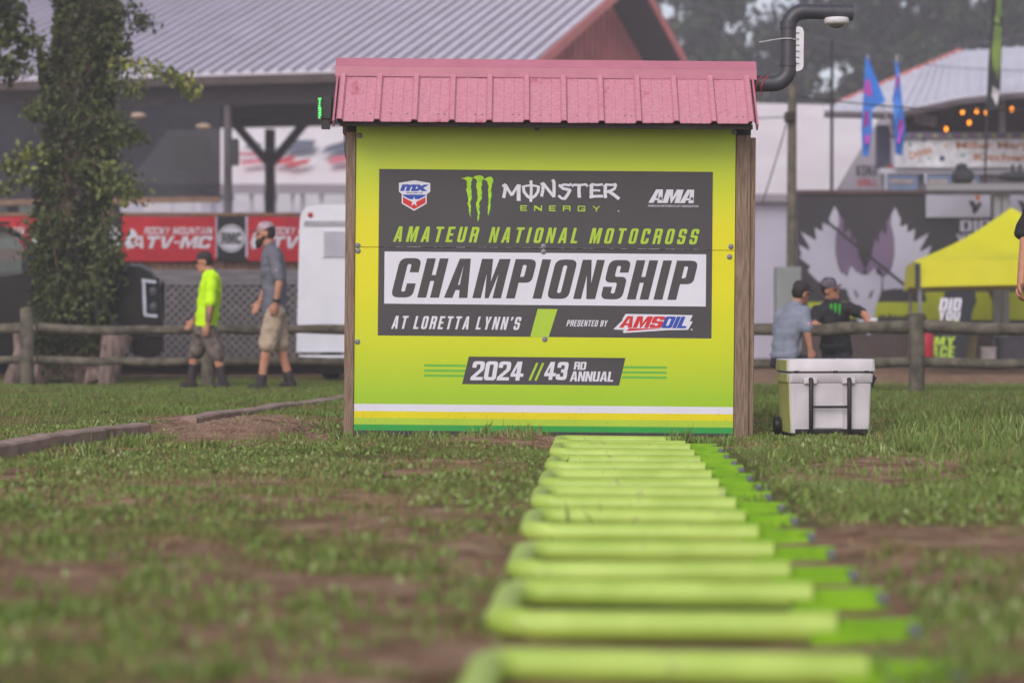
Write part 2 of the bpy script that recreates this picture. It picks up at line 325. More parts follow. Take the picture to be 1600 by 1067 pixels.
def bare(x, y):
    x = np.asarray(x, float); y = np.asarray(y, float)
    ys = np.maximum(y, 2.5); px = CX + x / ys * F; py = HY + F * CH / ys
    wob = (fbm(x, y, .35, 3) - .5) * 1.5
    d = np.zeros_like(x)
    for cx, cy, rx, ry, s in PATCH:
        q = ((px - cx) / rx) ** 2 + ((py - cy) / ry) ** 2
        d = np.maximum(d, s * np.clip(1.35 - q + wob * 1.1, 0, 1))
    d = np.maximum(d, np.clip((fbm(x, y, 1.1, 20) - .56) * 6, 0, 1) * .75 * (y < 12))
    d = np.maximum(d, np.clip((fbm(x, y, .55, 50) - .50) * 5, 0, 1) * .6 * (y < 9.5))
    d = np.maximum(d, np.clip((fbm(x, y, .8, 77) - .43) * 5, 0, 1) * .95 * np.clip((7.4 - y) / .8, 0, 1) * (x < 1.4))
    d = np.maximum(d, np.clip((fbm(x, y, 1.6, 31) - .60) * 5, 0, 1) * .5)
    # worn ground beyond the right-hand fence, a dirt lane
    d = np.maximum(d, np.clip((y - 23.5) / 1.5, 0, 1) * np.clip((x + 1) / 2, 0, 1) * .9)
    d = np.maximum(d, np.clip((y - 29.3) / 1.0, 0, 1) * .8)
    return np.clip(d, 0, 1)
def gz(x, y):
    x = np.asarray(x, float); y = np.asarray(y, float)
    z = (fbm(x, y, .9, 2) - .5) * .035 + (fbm(x, y, .16, 8) - .5) * .02
    z = z + .02 * np.clip((y - 14) / 6, 0, 1)
    left = (x < kerb_x(y)) & (y < 23); z = z + np.where(left, .03 * np.clip((20 - y) / 4, 0, 1), 0)
    z = z + .085 * np.exp(-(((x + 1.72) / .42) ** 2 + ((y - 13.9) / 1.2) ** 2)) + .06 * np.exp(-(((x - .0) / .26) ** 2 + ((y - 12.75) / .25) ** 2))
    z = z + .05 * np.exp(-(((x - 2.35) / .5) ** 2 + ((y - 9.9) / .35) ** 2))
    gx = gate_x(y); ing = np.clip(1 - np.abs(x - gx - .46) / .62, 0, 1) ** .5 * (y < 12.8)
    z = z * (1 - .75 * ing) - .035 * ing
    near = np.exp(-((y - 13.15) / .4) ** 2) * (np.abs(x - .2) < 1.6); z = z * (1 - .6 * near) - .022 * near
    return z
def gz1(x, y): return float(gz(np.array([x]), np.array([y]))[0])
gm = bpy.data.materials.new('ground_soil_and_turf'); gm.use_nodes = True; n = gm.node_tree.nodes; l = gm.node_tree.links; b = n['Principled BSDF']
b.inputs['Roughness'].default_value = .95; b.inputs['Specular IOR Level'].default_value = .12
at = n.new('ShaderNodeAttribute'); at.attribute_name = 'bare'; tc = n.new('ShaderNodeTexCoord')
def nz(s, d=8, r=.6):
    q = n.new('ShaderNodeTexNoise'); q.inputs['Scale'].default_value = s; q.inputs['Detail'].default_value = d; q.inputs['Roughness'].default_value = r; l.new(tc.outputs['Object'], q.inputs[0]); return q
def ramp(src, cols):
    q = n.new('ShaderNodeValToRGB'); q.color_ramp.elements[0].position = cols[0][0]; q.color_ramp.elements[0].color = (*lin(cols[0][1]), 1)
    q.color_ramp.elements[1].position = cols[-1][0]; q.color_ramp.elements[1].color = (*lin(cols[-1][1]), 1)
    for p_, c_ in cols[1:-1]: e = q.color_ramp.elements.new(p_); e.color = (*lin(c_), 1)
    l.new(src, q.inputs[0]); return q
soil = ramp(nz(5).outputs[0], [(.3, (98, 72, 54)), (.5, (142, 112, 90)), (.68, (176, 148, 124))])
turf = ramp(nz(9).outputs[0], [(.3, (86, 76, 50)), (.5, (92, 96, 50)), (.7, (116, 116, 70))])
mx = n.new('ShaderNodeMix'); mx.data_type = 'RGBA'; ad = n.new('ShaderNodeMath'); ad.operation = 'MULTIPLY_ADD'; ad.inputs[1].default_value = .9; l.new(nz(22).outputs[0], ad.inputs[0])
sb = n.new('ShaderNodeMath'); sb.operation = 'SUBTRACT'; sb.inputs[1].default_value = .42; l.new(at.outputs['Fac'], ad.inputs[2]); l.new(ad.outputs[0], sb.inputs[0])
r3 = n.new('ShaderNodeValToRGB'); r3.color_ramp.elements[0].position = .2; r3.color_ramp.elements[1].position = .6; l.new(sb.outputs[0], r3.inputs[0])
l.new(r3.outputs[0], mx.inputs[0]); l.new(turf.outputs[0], mx.inputs[6]); l.new(soil.outputs[0], mx.inputs[7]); l.new(mx.outputs[2], b.inputs['Base Color'])
bp = n.new('ShaderNodeBump'); bp.inputs['Strength'].default_value = .8; bp.inputs['Distance'].default_value = .03; l.new(nz(14, 10, .7).outputs[0], bp.inputs['Height']); l.new(bp.outputs[0], b.inputs['Normal'])
ys = np.concatenate([np.linspace(-6, 3, 12), np.linspace(3.2, 16, 330), np.linspace(16.2, 34, 90), np.linspace(36, 140, 30), np.array([200, 400, 900.])])
tx = np.concatenate([-np.geomspace(.45, 12, 40)[::-1], np.linspace(-.42, .42, 180), np.geomspace(.45, 12, 40)])
Yg, Tg = np.meshgrid(ys, tx, indexing='ij'); Xg = Tg * np.maximum(Yg, 6) * .8
Zg = gz(Xg, Yg) * (Yg < 60)
me = bpy.data.meshes.new('ground'); nv = Xg.size; nr, nc = Xg.shape
me.vertices.add(nv); me.vertices.foreach_set('co', np.stack([Xg, Yg, Zg], -1).ravel())
i0 = (np.arange(nr - 1)[:, None] * nc + np.arange(nc - 1)[None]).ravel(); q = np.stack([i0, i0 + 1, i0 + nc + 1, i0 + nc], -1)
me.loops.add(q.size); me.loops.foreach_set('vertex_index', q.ravel()); me.polygons.add(len(q)); me.polygons.foreach_set('loop_start', np.arange(len(q)) * 4); me.polygons.foreach_set('loop_total', np.full(len(q), 4))
me.update(calc_edges=True); a = me.attributes.new('bare', 'FLOAT', 'POINT'); a.data.foreach_set('value', bare(Xg, Yg).ravel().astype(np.float32))
me.polygons.foreach_set('use_smooth', [True] * len(me.polygons)); me.materials.append(gm)
ground = bpy.data.objects.new('ground', me); C.objects.link(ground); ground['kind'] = 'structure'

# grass: real blades, one joined mass
gmat = bpy.data.materials.new('grass_blades'); gmat.use_nodes = True; n = gmat.node_tree.nodes; l = gmat.node_tree.links; b = n['Principled BSDF']
at = n.new('ShaderNodeAttribute'); at.attribute_name = 'tone'; rp = n.new('ShaderNodeValToRGB'); e = rp.color_ramp.elements
e[0].position = 0; e[0].color = (*lin((156, 134, 98)), 1); e[1].position = 1; e[1].color = (*lin((164, 180, 126)), 1)
for p_, c_ in ((.18, (144, 130, 88)), (.28, (104, 108, 58)), (.5, (108, 130, 60)), (.8, (130, 154, 82))): q = e.new(p_); q.color = (*lin(c_), 1)
l.new(at.outputs['Fac'], rp.inputs[0]); l.new(rp.outputs[0], b.inputs['Base Color']); b.inputs['Roughness'].default_value = .6; b.inputs['Specular IOR Level'].default_value = .18
def blades(name, X, Y, H_, W_, tone, lean=.7, label=None, cat='grass', mid=True):
    N = len(X); Z = gz(X, Y) - .004; th = rng.random(N) * 2 * np.pi; ln = rng.random(N) ** .8 * lean; la = rng.random(N) * 2 * np.pi
    dx, dy = np.cos(th) * W_ / 2, np.sin(th) * W_ / 2; lx, ly = np.cos(la) * ln * H_, np.sin(la) * ln * H_
    hz_ = H_ * np.sqrt(np.maximum(.08, 1 - ln ** 2 * .8))
    v = np.stack([np.stack([X - dx, Y - dy, Z], -1), np.stack([X + dx, Y + dy, Z], -1), np.stack([X + dx * .8 + lx * .4, Y + dy * .8 + ly * .4, Z + hz_ * .6], -1),
                  np.stack([X - dx * .8 + lx * .4, Y - dy * .8 + ly * .4, Z + hz_ * .6], -1), np.stack([X + lx, Y + ly, Z + hz_], -1)], 1)
    me = bpy.data.meshes.new(name); me.vertices.add(N * 5); me.vertices.foreach_set('co', v.ravel())
    o = np.arange(N)[:, None] * 5; f = np.concatenate([o + np.array([0, 1, 2, 3]), o + np.array([3, 2, 4])], 1)
    me.loops.add(f.size); me.loops.foreach_set('vertex_index', f.ravel()); me.polygons.add(2 * N)
    me.polygons.foreach_set('loop_start', (np.arange(N)[:, None] * 7 + np.array([0, 4])).ravel()); me.polygons.foreach_set('loop_total', np.tile([4, 3], N))
    me.update(calc_edges=True); a = me.attributes.new('tone', 'FLOAT', 'POINT'); a.data.foreach_set('value', np.repeat(tone, 5).astype(np.float32)); me.materials.append(gmat)
    ob = bpy.data.objects.new(name, me); C.objects.link(ob); ob['kind'] = 'stuff'; return tag(ob, label, cat)
def scatter(N, y0, y1, pw=1.0):
    Y = (y0 ** (2 - pw) + rng.random(N) * (y1 ** (2 - pw) - y0 ** (2 - pw))) ** (1 / (2 - pw)); X = (rng.random(N) * 2 - 1) * (.25 * Y * 1.15 + .35); return X, Y
def keep(X, Y, extra=0):
    k = rng.random(len(X)) > np.clip(bare(X, Y) * 1.15 - .04, 0, .985) + extra
    ks = kerb_x(Y); k &= ~((np.abs(X - ks) < .11) & ((Y < 13.4) | ((Y > 14.3) & (Y < 22.2))))
    gx = gate_x(Y); k &= ~((X > gx + .02) & (X < gx + 1.0) & (Y < 12.75) & (rng.random(len(X)) < .93))
    k &= ~((Y > 13.14) & (Y < 14) & (X > -1.15) & (X < 1.52)); return X[k], Y[k]
parts = []
X, Y = keep(*scatter(640000, 3.3, 15.5, .45)); cl = fbm(X, Y, .5, 40)
k = rng.random(len(X)) < np.clip(.35 + (cl - .35) * 2.4, .12, 1); X, Y, cl = X[k], Y[k], cl[k]
Hh = .009 + .024 * rng.random(len(X)) ** 1.5 * (.3 + 1.4 * cl); Hh *= np.where(rng.random(len(X)) < .03, 2, 1)
Hh = np.where((Y > 12.55) & (Y < 13.2) & (np.abs(X - .2) < 1.5), Hh * .55, Hh)
right = (X > 1.6 + .05 * Y) & (Y > 9.5) & (Y < 15); Hh = np.where(right, Hh * (1.0 + .9 * rng.random(len(X))), Hh)
tone = np.clip(.40 + .7 * (cl - .5) + rng.normal(0, .11, len(X)) + .9 * (fbm(X, Y, 1.3, 60) - .5), .0, 1); tone = np.where(rng.random(len(X)) < .2 + .25 * (bare(X, Y) > .2), rng.random(len(X)) * .16, tone)
blades('grass', X, Y, Hh, .0028 + .0026 * rng.random(len(X)), tone, 1.1, 'short worn turf of thin blades round the starting gate')
X, Y = keep(*scatter(60000, 3.3, 14.5, .6)); cl = fbm(X, Y, .8, 70); k = cl > .46; X, Y = X[k], Y[k]        # clover and other flat leaves
blades('clover', X, Y, .018 + .016 * rng.random(len(X)), .013 + .01 * rng.random(len(X)), np.clip(rng.normal(.62, .2, len(X)), .15, 1), 1.1, 'low broad clover leaves among the turf', 'clover')
X, Y = keep(*scatter(190000, 15.3, 27, .8)); cl = fbm(X, Y, 1.2, 40)
blades('grass', X, Y, .03 + .035 * rng.random(len(X)), .009 + .007 * rng.random(len(X)), np.clip(.36 + .5 * (cl - .4) + rng.normal(0, .13, len(X)), 0, 1), .8, 'smooth mown grass behind the hut and under the rail fence')
# taller tufts and weeds
wx, wy, wh = [], [], []
def tuft(px, py, n_, h_, r_=.05):
    Y0 = GY(py); X0 = (px - CX) / F * Y0
    wx.extend(X0 + rng.normal(0, r_, n_)); wy.extend(Y0 + rng.normal(0, r_ * .8, n_)); wh.extend(h_ * (.5 + .6 * rng.random(n_)))
for px in range(560, 868, 11): tuft(px + random.uniform(-6, 6), random.uniform(681, 690), random.randint(10, 26), random.uniform(.04, .085))
for px, py, n_, h_ in ((1066, 690, 26, .15), (1085, 691, 16, .09), (1110, 690, 30, .07), (1130, 694, 36, .09), (545, 676, 30, .12), (530, 690, 30, .07), (585, 688, 30, .08), (760, 686, 16, .1), (900, 700, 12, .07), (970, 740, 10, .07), (905, 722, 14, .07), (880, 712, 12, .06),
                       (915, 812, 14, .10), (960, 800, 10, .08), (455, 690, 30, .06), (200, 700, 50, .10), (140, 712, 40, .10), (330, 702, 40, .07), (60, 720, 40, .07), (250, 690, 30, .06), (1195, 684, 30, .06), (1225, 690, 40, .06), (1265, 686, 50, .05), (1310, 686, 50, .06), (1345, 686, 60, .07)): tuft(px, py, n_ * 2, h_)
for k in range(200): tuft(random.uniform(1385, 1640), random.uniform(640, 712), random.randint(14, 40), random.uniform(.06, .15), .06)
for k in range(120): tuft(random.uniform(1180, 1640), random.uniform(650, 800), random.randint(10, 26), random.uniform(.04, .08), .05)
for k in range(150): tuft(random.uniform(-60, 520), random.uniform(700, 800), random.randint(6, 16), random.uniform(.02, .045), .05)
for k in range(70): tuft(random.uniform(-60, 760), random.uniform(820, 1067), random.randint(20, 50), random.uniform(.03, .06), .05)
for k in range(40): tuft(random.uniform(1350, 1640), random.uniform(860, 1067), random.randint(20, 50), random.uniform(.03, .07), .05)
wx, wy, wh = map(np.array, (wx, wy, wh)); wh = np.where((wx > 1.6) & (wx < 2.35) & (wy > 12.2), np.minimum(wh, .035), wh); k = ~((wy > 13.12) & (wy < 13.7) & (wx > -1.15) & (wx < 1.52)); wx, wy, wh = wx[k], wy[k], wh[k]
blades('weeds', wx, wy, wh, .006 + .006 * rng.random(len(wx)), np.clip(rng.normal(.55, .2, len(wx)), 0, 1), .75, 'taller weeds and seed stalks against the hut and cooler', 'weeds')

# loose soil crumbs on the bare mounds
X = np.concatenate([rng.normal(-1.7, .36, 3200), rng.normal(0, .3, 900), rng.normal(2.35, .5, 500)]); Y = np.concatenate([rng.normal(13.8, .9, 3200), rng.normal(12.75, .2, 900), rng.normal(9.9, .5, 500)])
cm = MB(); Zc = gz(X, Y)
for i in range(len(X)):
    if Y[i] > 13.1 and X[i] > -1.15: continue
    r_ = random.uniform(.003, .011) * random.choice([1, 1, 1.7]); vs = [(X[i] + r_ * a * random.uniform(.6, 1.2), Y[i] + r_ * b_ * random.uniform(.6, 1.2), Zc[i] + r_ * c_ * random.uniform(.4, .9)) for a, b_, c_ in ((1, 0, 0), (0, 1, 0), (-1, 0, 0), (0, -1, 0), (0, 0, 1))]
    cm.add(vs, [(0, 1, 4), (1, 2, 4), (2, 3, 4), (3, 0, 4)])
o = cm.obj('gravel', mat('soil_crumbs', (160, 132, 114), .95, .2, 20)); o['kind'] = 'stuff'; tag(o, 'loose crumbs of reddish soil on the bare mounds', 'soil')

# ---------------------------------------------------------------- timber edging of the raised lawn
KERB = mat('edging_timber', (172, 148, 138), .9, .2, 9, bump=.6, bscale=30, rgb2=(138, 116, 106), dirt=((84, 76, 58), 5, .6))
def edging(y0, y1, hgt, label):
    mb = MB(); N = 26
    for i in range(N + 1):
        y = y0 + (y1 - y0) * i / N; x = kerb_x(y); z = gz1(x - .2, y) + hgt; wob = noise.noise((y * 2, 3, hgt)) * .012
        for dx, dz in ((.052, -.14), (.058 + wob, -.012), (.045 + wob, .0), (-.045, .004 + wob * .3), (-.058, -.01), (-.058, -.14)): mb.v.append((x + dx, y, z + dz))
    for i in range(N):
        for j in range(5): mb.f.append((i * 6 + j, i * 6 + j + 1, i * 6 + j + 7, i * 6 + j + 6))
    mb.f += [tuple(range(5, -1, -1)), tuple(N * 6 + j for j in range(6))]
    whole(mb, 'timber_edging', KERB, label, 'edging', (kerb_x(y0), y0, 0), 'timber edging of the lawn')
edging(7.6, 13.35, .04, 'weathered edging beam running out of the frame at the left of the lawn')
edging(14.4, 22.0, .03, 'pale edging beam beyond the bare soil mound, running behind the hut')

# ---------------------------------------------------------------- the sign hut
SY, TILT = 13.2, .009
base = P(850, 435, SY) + Matrix.Rotation(TILT, 3, 'Y') @ Vector((0, 0, -1.0))
def S(x, y, d=0): return Vector(((x - 850) / F * SY, d, (435 - y) / F * SY + 1.0))      # straightened photo coordinates on the sign's face
def SL(k): return lambda x, y, d=0: S(x, y, d - .0007 * k)
hut = thing('gate_hut', 'small hut with pink ribbed metal roof and timber posts carrying the lime sign', 'hut', base); hut.rotation_euler.y = TILT
def px_box(name, x0, y0, x1, y1, d0, d1, m, root=hut, bev=.004, **kw):
    a = S(x0, y0, d0); c = S(x1, y1, d1); mb = MB().box((a + c) / 2, (abs(c.x - a.x), abs(c.y - a.y), abs(c.z - a.z)), bev=bev); return mb.obj(name, m, root, local=True, **kw)
px_box('post', 539, 209, 554.3, 690, -.012, .08, WOOD); px_box('post', 1148.6, 209, 1171, 690, -.012, .08, WOOD); px_box('side_board', 1171.6, 212, 1179.5, 690, .01, .20, WOOD)
px_box('post', 539, 209, 556, 690, .62, .71, WOOD); px_box('post', 1150, 209, 1171, 690, .62, .71, WOOD)
px_box('header_beam', 541, 191, 1172, 208.6, .02, .11, DARKWOOD); px_box('corner_block', 533, 193, 539, 212, .01, .1, WOOD)
px_box('side_wall', 543, 209, 548, 684, .085, .615, DARKWOOD); px_box('side_wall', 1165, 209, 1170, 684, .085, .615, mat('plywood', (150, 120, 90), .8, .15, 6, stretch=(1, 1, 4))); px_box('back_wall', 549, 209, 1164, 684, .62, .64, DARKWOOD)
# roof: three ribbed sheets in front, one behind
XR = [-1.298 + .2351 * i for i in range(12)]
def rz(d): return 2.345 - 1.097 * abs(d)
def ribsheet(x0, x1, d0, d1, dz=0):
    pr = []
    for i in range(12):
        c = XR[i]
        for dx, h_ in ((-.024, 0), (-.013, .021), (.013, .021), (.024, 0), (.024 + .055, 0), (.024 + .062, .003), (.024 + .07, 0), (.024 + .12, 0), (.024 + .127, .003), (.024 + .135, 0)):
            if x0 - .03 <= c + dx <= x1 + .03: pr.append((c + dx, h_))
    mb = MB(); N = 8
    for i in range(N + 1):
        d = d0 + (d1 - d0) * i / N
        for x, h_ in pr:
            wv = .0018 * noise.noise((x * 9, i * .8, 2)); k_ = .74; mb.v.append((x, d + (-1 if d1 < 0 else 1) * h_ * .74 * 1, rz(d) + h_ * .67 + wv + dz))
    m_ = len(pr)
    for i in range(N):
        for j in range(m_ - 1): mb.f.append((i * m_ + j, i * m_ + j + 1, (i + 1) * m_ + j + 1, (i + 1) * m_ + j))
    k = len(mb.v); mb.v += [(a, b_ + (.0015 if d1 < 0 else -.0015), c - .003) for a, b_, c in mb.v]; mb.f += [tuple(k + i for i in reversed(f)) for f in mb.f]
    return mb
for a, b_, dz in ((XR[0], XR[4], 0), (XR[4] - .0, XR[8], .003), (XR[8], XR[11], .006)): ribsheet(a, b_, -.05, -.345, dz).obj('roof_sheet', PINK, hut, local=True)
ribsheet(XR[0], XR[11], .05, .72).obj('roof_sheet', PINK, hut, local=True)
prof = [(-.068, 2.283), (-.064, 2.346), (-.05, 2.352), (0, 2.408), (.05, 2.352), (.064, 2.346), (.068, 2.283), (.064, 2.283), (.058, 2.338), (0, 2.398), (-.058, 2.338), (-.064, 2.283)]
mb = MB(); xs = (-1.352, 1.352)
for x in xs: mb.v += [(x, a, c) for a, c in prof]
k = len(prof); mb.f = [(j, (j + 1) % k, k + (j + 1) % k, k + j) for j in range(k)] + [tuple(range(k)), tuple(range(2 * k - 1, k - 1, -1))]
mb.obj('ridge_cap', PINKD, hut, local=True)
for x, s_ in ((1.325, 1), (-1.335, -1)):                                            # rake edge flashing
    mb = MB(); mb.beam((x, -.06, rz(.06) - .012), (x, -.35, rz(.35) - .012), .012, .05); mb.obj('rake_flashing', PINKD, hut, local=True)
mb = MB(); mb.box((0, -.30, 1.955), (2.6, .03, .03)); mb.obj('eave_batten', DARKWOOD, hut, local=True)
for x in (-1.30, 1.30):
    mb = MB(); mb.add([(x, -.30, 1.98), (x, .30, 1.98), (x, 0, 2.32), (x - .02, -.30, 1.98), (x - .02, .30, 1.98), (x - .02, 0, 2.32)], [(0, 1, 2), (3, 5, 4), (0, 3, 4, 1), (1, 4, 5, 2), (2, 5, 3, 0)]); mb.obj('gable_board', DARKWOOD, hut, local=True)
mb = MB()
for i in range(11):
    for t in random.sample([.35, .8, .62], 2):
        d = -.30; x = XR[i] + .2351 * t; mb.ball((x, d - .004, rz(d) + .004), .005, 5)
for i in (0, 2, 4, 8, 9, 11): mb.ball((XR[i] + random.uniform(-.02, .02), -.07, 2.292), .005, 5)
mb.obj('roof_screws', STEEL, hut, local=True, kind='stuff')
mb = MB().tube([S(534, 190, .05), S(535, 225, .04), S(538.4, 250, .0)], .003, 6); mb.obj('cable', BLACK, hut, local=True)

# ---------------------------------------------------------------- the sign board
sign = thing('sign_board', 'lime and yellow championship sign board with charcoal title panel, fixed to the hut front', 'sign', base); sign.rotation_euler.y = TILT
gmt = bpy.data.materials.new('sign_print_gradient'); gmt.use_nodes = True; n = gmt.node_tree.nodes; l = gmt.node_tree.links; b = n['Principled BSDF']; b.inputs['Roughness'].default_value = .42; b.inputs['Specular IOR Level'].default_value = .4
tc = n.new('ShaderNodeTexCoord'); sp = n.new('ShaderNodeSeparateXYZ'); l.new(tc.outputs['Object'], sp.inputs[0]); mr = n.new('ShaderNodeMapRange'); mr.inputs['From Min'].default_value = 0; mr.inputs['From Max'].default_value = 2
ns = n.new('ShaderNodeTexNoise'); ns.inputs['Scale'].default_value = 4; l.new(tc.outputs['Object'], ns.inputs[0]); ma = n.new('ShaderNodeMath'); ma.operation = 'MULTIPLY_ADD'; ma.inputs[1].default_value = .06; l.new(ns.outputs[0], ma.inputs[0]); l.new(sp.outputs['Z'], ma.inputs[2])
l.new(ma.outputs[0], mr.inputs[0]); rp = n.new('ShaderNodeValToRGB'); e = rp.color_ramp.elements; l.new(mr.outputs[0], rp.inputs[0]); l.new(mud(n, l, tc, rp.outputs[0]), b.inputs['Base Color'])
bn = n.new('ShaderNodeTexNoise'); bn.inputs['Scale'].default_value = 2.2; l.new(tc.outputs['Object'], bn.inputs[0]); bq = n.new('ShaderNodeBump'); bq.inputs['Strength'].default_value = .5; bq.inputs['Distance'].default_value = .02; l.new(bn.outputs[0], bq.inputs['Height']); l.new(bq.outputs[0], b.inputs['Normal'])
e[0].position = .13; e[0].color = (*lin((158, 198, 34)), 1); e[1].position = 1; e[1].color = (*lin((186, 220, 60)), 1)  # printed lime, its top stop brightened to offset the eave's shade
for p_, c_ in ((.3, (200, 210, 14)), (.5, (222, 216, 0)), (.68, (220, 212, 4)), (.84, (194, 210, 36))): q = e.new(p_); q.color = (*lin(c_), 1)
def panel(y0, y1):
    a = S(554.8, y1, 0); c = S(1147.6, y0, .012); return MB().box((a + c) / 2, (c.x - a.x, .012, c.z - a.z)).obj('panel', gmt, sign, local=True)
up = panel(194.5, 388.3); lo = panel(389.2, 683)
def pr(polys, name, m, par, k, **kw): return sheet(SL(k), polys, name, m, par, local=True, **kw)
pr([rect(591, 266.5, 1112.5, 388.3)], 'title_field', GREY, up, 1); pr([rect(591, 389.2, 1112.5, 526.5)], 'title_field', GREY, lo, 1)
pr([rect(600.6, 395.3, 1103, 476.7)], 'white_field', WHITE, lo, 2)
pr([[(840.6, 482.8), (871.5, 482.8), (858, 527), (829, 527)]], 'lime_slash', LIME, lo, 2)
def txt(par, m, k, *a, **kw):
    mb = MB(); mb.flat = True; fit(mb, SL(k), *a, **kw); return mb.obj('lettering', m, par, local=True)
def ftxt(par, m, k, *a, **kw):
    mb = MB(); mb.flat = True; facetext(mb, SL(k), *a, **kw); return mb.obj('lettering', m, par, local=True)
txt(lo, GREY, 3, 'CHAMPIONSHIP', 610.6, 405.3, 1091.5, 466.8, shear=.24, w=.50, s=.205, b=.15, track=.115)
txt(up, LIME, 3, 'AMATEUR NATIONAL MOTOCROSS', 613.5, 355.8, 1093, 379.9, shear=.24, w=.44, s=.165, b=.15, track=.26, space=.44)
txt(lo, WHITE, 3, "AT LORETTA LYNN'S", 611.7, 495.5, 816, 515.8, shear=.24, w=.44, s=.165, b=.15, track=.2, space=.36)
txt(lo, WHITE, 3, 'PRESENTED BY', 885.5, 499.6, 950.5, 509.4, shear=.24, w=.44, s=.15, b=.15, track=.13, space=.3)
pr([[(733.7, 558), (978.4, 558), (968.7, 601.2), (723.4, 601.2)]], 'date_field', GREY, lo, 1)
txt(lo, WHITE, 3, '2024', 736, 565.2, 821.5, 594.8, shear=.16, w=.58, s=.2, b=.17, track=.05)
txt(lo, WHITE, 3, '43', 850.5, 565.2, 890.5, 593.2, shear=.16, w=.58, s=.2, b=.18, track=.05)
txt(lo, WHITE, 3, 'RD', 897.5, 564.8, 918, 577, shear=.16, w=.58, s=.2, b=.17, track=.05); txt(lo, WHITE, 3, 'ANNUAL', 891.5, 579.6, 961.5, 595.2, shear=.16, w=.54, s=.19, b=.17, track=.05)
pr([[(827, 594.5), (830.8, 594.5), (842.6, 567), (838.8, 567)], [(836.2, 594.5), (840, 594.5), (851.8, 567), (848, 567)]], 'lime_slash', LIME, lo, 3)
for y in (572.6, 580.5, 588.4):
    for a, b_ in ((664, 729), (973, 1043)): pr([rect(a, y - 1.8, b_, y + 1.8)], 'speed_line', mat('print_mid_green', (104, 184, 72), .45, .03, 3), lo, .6)
for m_, a, b_ in ((WHITE, 633.3, 644.4), (YELLOW, 644.4, 655), (LIME, 655, 665.3), (GREEN, 665.3, 674.6), (mat('print_black', (62, 60, 64), .5, .05, 3), 674.6, 683)): pr([rect(555, a, 1147.4, b_)], 'stripe', m_, lo, 1)
# brand marks
def z4(zx, zy): return (590 + zx / 5.926, 260 + zy / 5.926 + 1.9)
def z5(zx, zy): return (850 + zx / 5.926, 260 + zy / 5.926 - .6)
Z = lambda L, f: [f(*p) for p in L]
pr([Z([(190, 155), (335, 130), (480, 155), (480, 235), (448, 258), (448, 345), (332, 412), (217, 345), (217, 258), (190, 235)], z4)], 'shield', WHITE, up, 2)
ftxt(up, BLUE, 3, 'mx', *z4(200, 168), *z4(472, 230), bold=.06, shear=.35); ftxt(up, mat('print_navy', (50, 60, 120), .5), 3, 'SPORTS', *z4(258, 239), *z4(410, 252), bold=.03)
pr([Z([(228, 262), (437, 262), (437, 272), (375, 305), (290, 305), (228, 272)], z4)], 'shield_band', BLUE, up, 3)
pr([Z([(228, 284), (290, 318), (332, 335), (375, 318), (437, 284), (437, 338), (332, 398), (228, 338)], z4)], 'shield_band', RED, up, 3)
pr([Z([(332 + (44 if i % 2 == 0 else 17) * math.sin(math.pi * i / 5), 328 - (50 if i % 2 == 0 else 18) * math.cos(math.pi * i / 5)) for i in range(10)], z4)], 'star', WHITE, up, 4)
CL = mat('print_claw_green', (186, 222, 22), .45, .1, 30, rgb2=(146, 204, 40)); CL2 = mat('print_claw_edge', (60, 160, 70), .45)
CW = [[(760, 106), (795, 104), (812, 96), (832, 92), (852, 98), (870, 100), (866, 124), (856, 140), (858, 168), (852, 180), (862, 228), (860, 250), (866, 290), (852, 318), (850, 340), (858, 372), (852, 384), (858, 402), (850, 428), (860, 475), (846, 440), (838, 400), (840, 380), (830, 352), (824, 346), (836, 312), (826, 262), (822, 240), (812, 214), (822, 186), (818, 160), (822, 140), (806, 120), (785, 112)],
      [(875, 100), (890, 90), (905, 82), (938, 78), (960, 86), (972, 98), (976, 108), (960, 122), (955, 145), (958, 170), (948, 192), (960, 240), (954, 262), (958, 290), (942, 316), (930, 342), (938, 368), (932, 390), (940, 430), (934, 450), (932, 480), (922, 508), (918, 470), (924, 440), (916, 408), (908, 372), (904, 342), (916, 310), (922, 280), (914, 240), (916, 215), (904, 186), (906, 160), (914, 135), (902, 112), (888, 106)],
      [(970, 118), (985, 112), (1008, 96), (1035, 90), (1054, 100), (1060, 118), (1060, 140), (1050, 160), (1046, 190), (1040, 212), (1046, 240), (1048, 270), (1038, 300), (1036, 332), (1040, 350), (1034, 392), (1026, 420), (1020, 450), (1012, 420), (1018, 395), (1014, 372), (1020, 340), (1022, 300), (1016, 270), (1018, 240), (1014, 212), (1022, 186), (1012, 152), (1004, 128), (988, 124)]]
pr([[(x + .9, y - .1) for x, y in Z(c, z4)] for c in CW], 'claw_mark_edge', CL2, up, 2.4); pr([Z(c, z4) for c in CW], 'claw_mark', CL, up, 3.4)
mb = MB(); mb.flat = True; lay = [3.0]
def st(pts, f, wd=4.6): lay[0] += .25; stroke(mb, SL(lay[0]), Z(pts, f), wd)
st([(1148, 178), (1172, 160), (1180, 168)], z4, 3.5); st([(1176, 166), (1172, 220), (1160, 285)], z4, 5); st([(1178, 166), (1205, 215), (1238, 262)], z4, 4.4); st([(1236, 260), (1262, 215), (1296, 162)], z4, 4.2); st([(1300, 160), (1298, 230), (1300, 312)], z4, 6)
st([(1340, 172), (1348, 225), (1378, 266), (1414, 288)], z4, 4.6); st([(1414, 288), (1452, 264), (1478, 225), (1484, 172)], z4, 4.6); st([(1332, 182), (1370, 172), (1412, 166), (1455, 172), (1494, 182)], z4, 3.2); st([(1412, 122), (1416, 200), (1412, 320)], z4, 4.4)
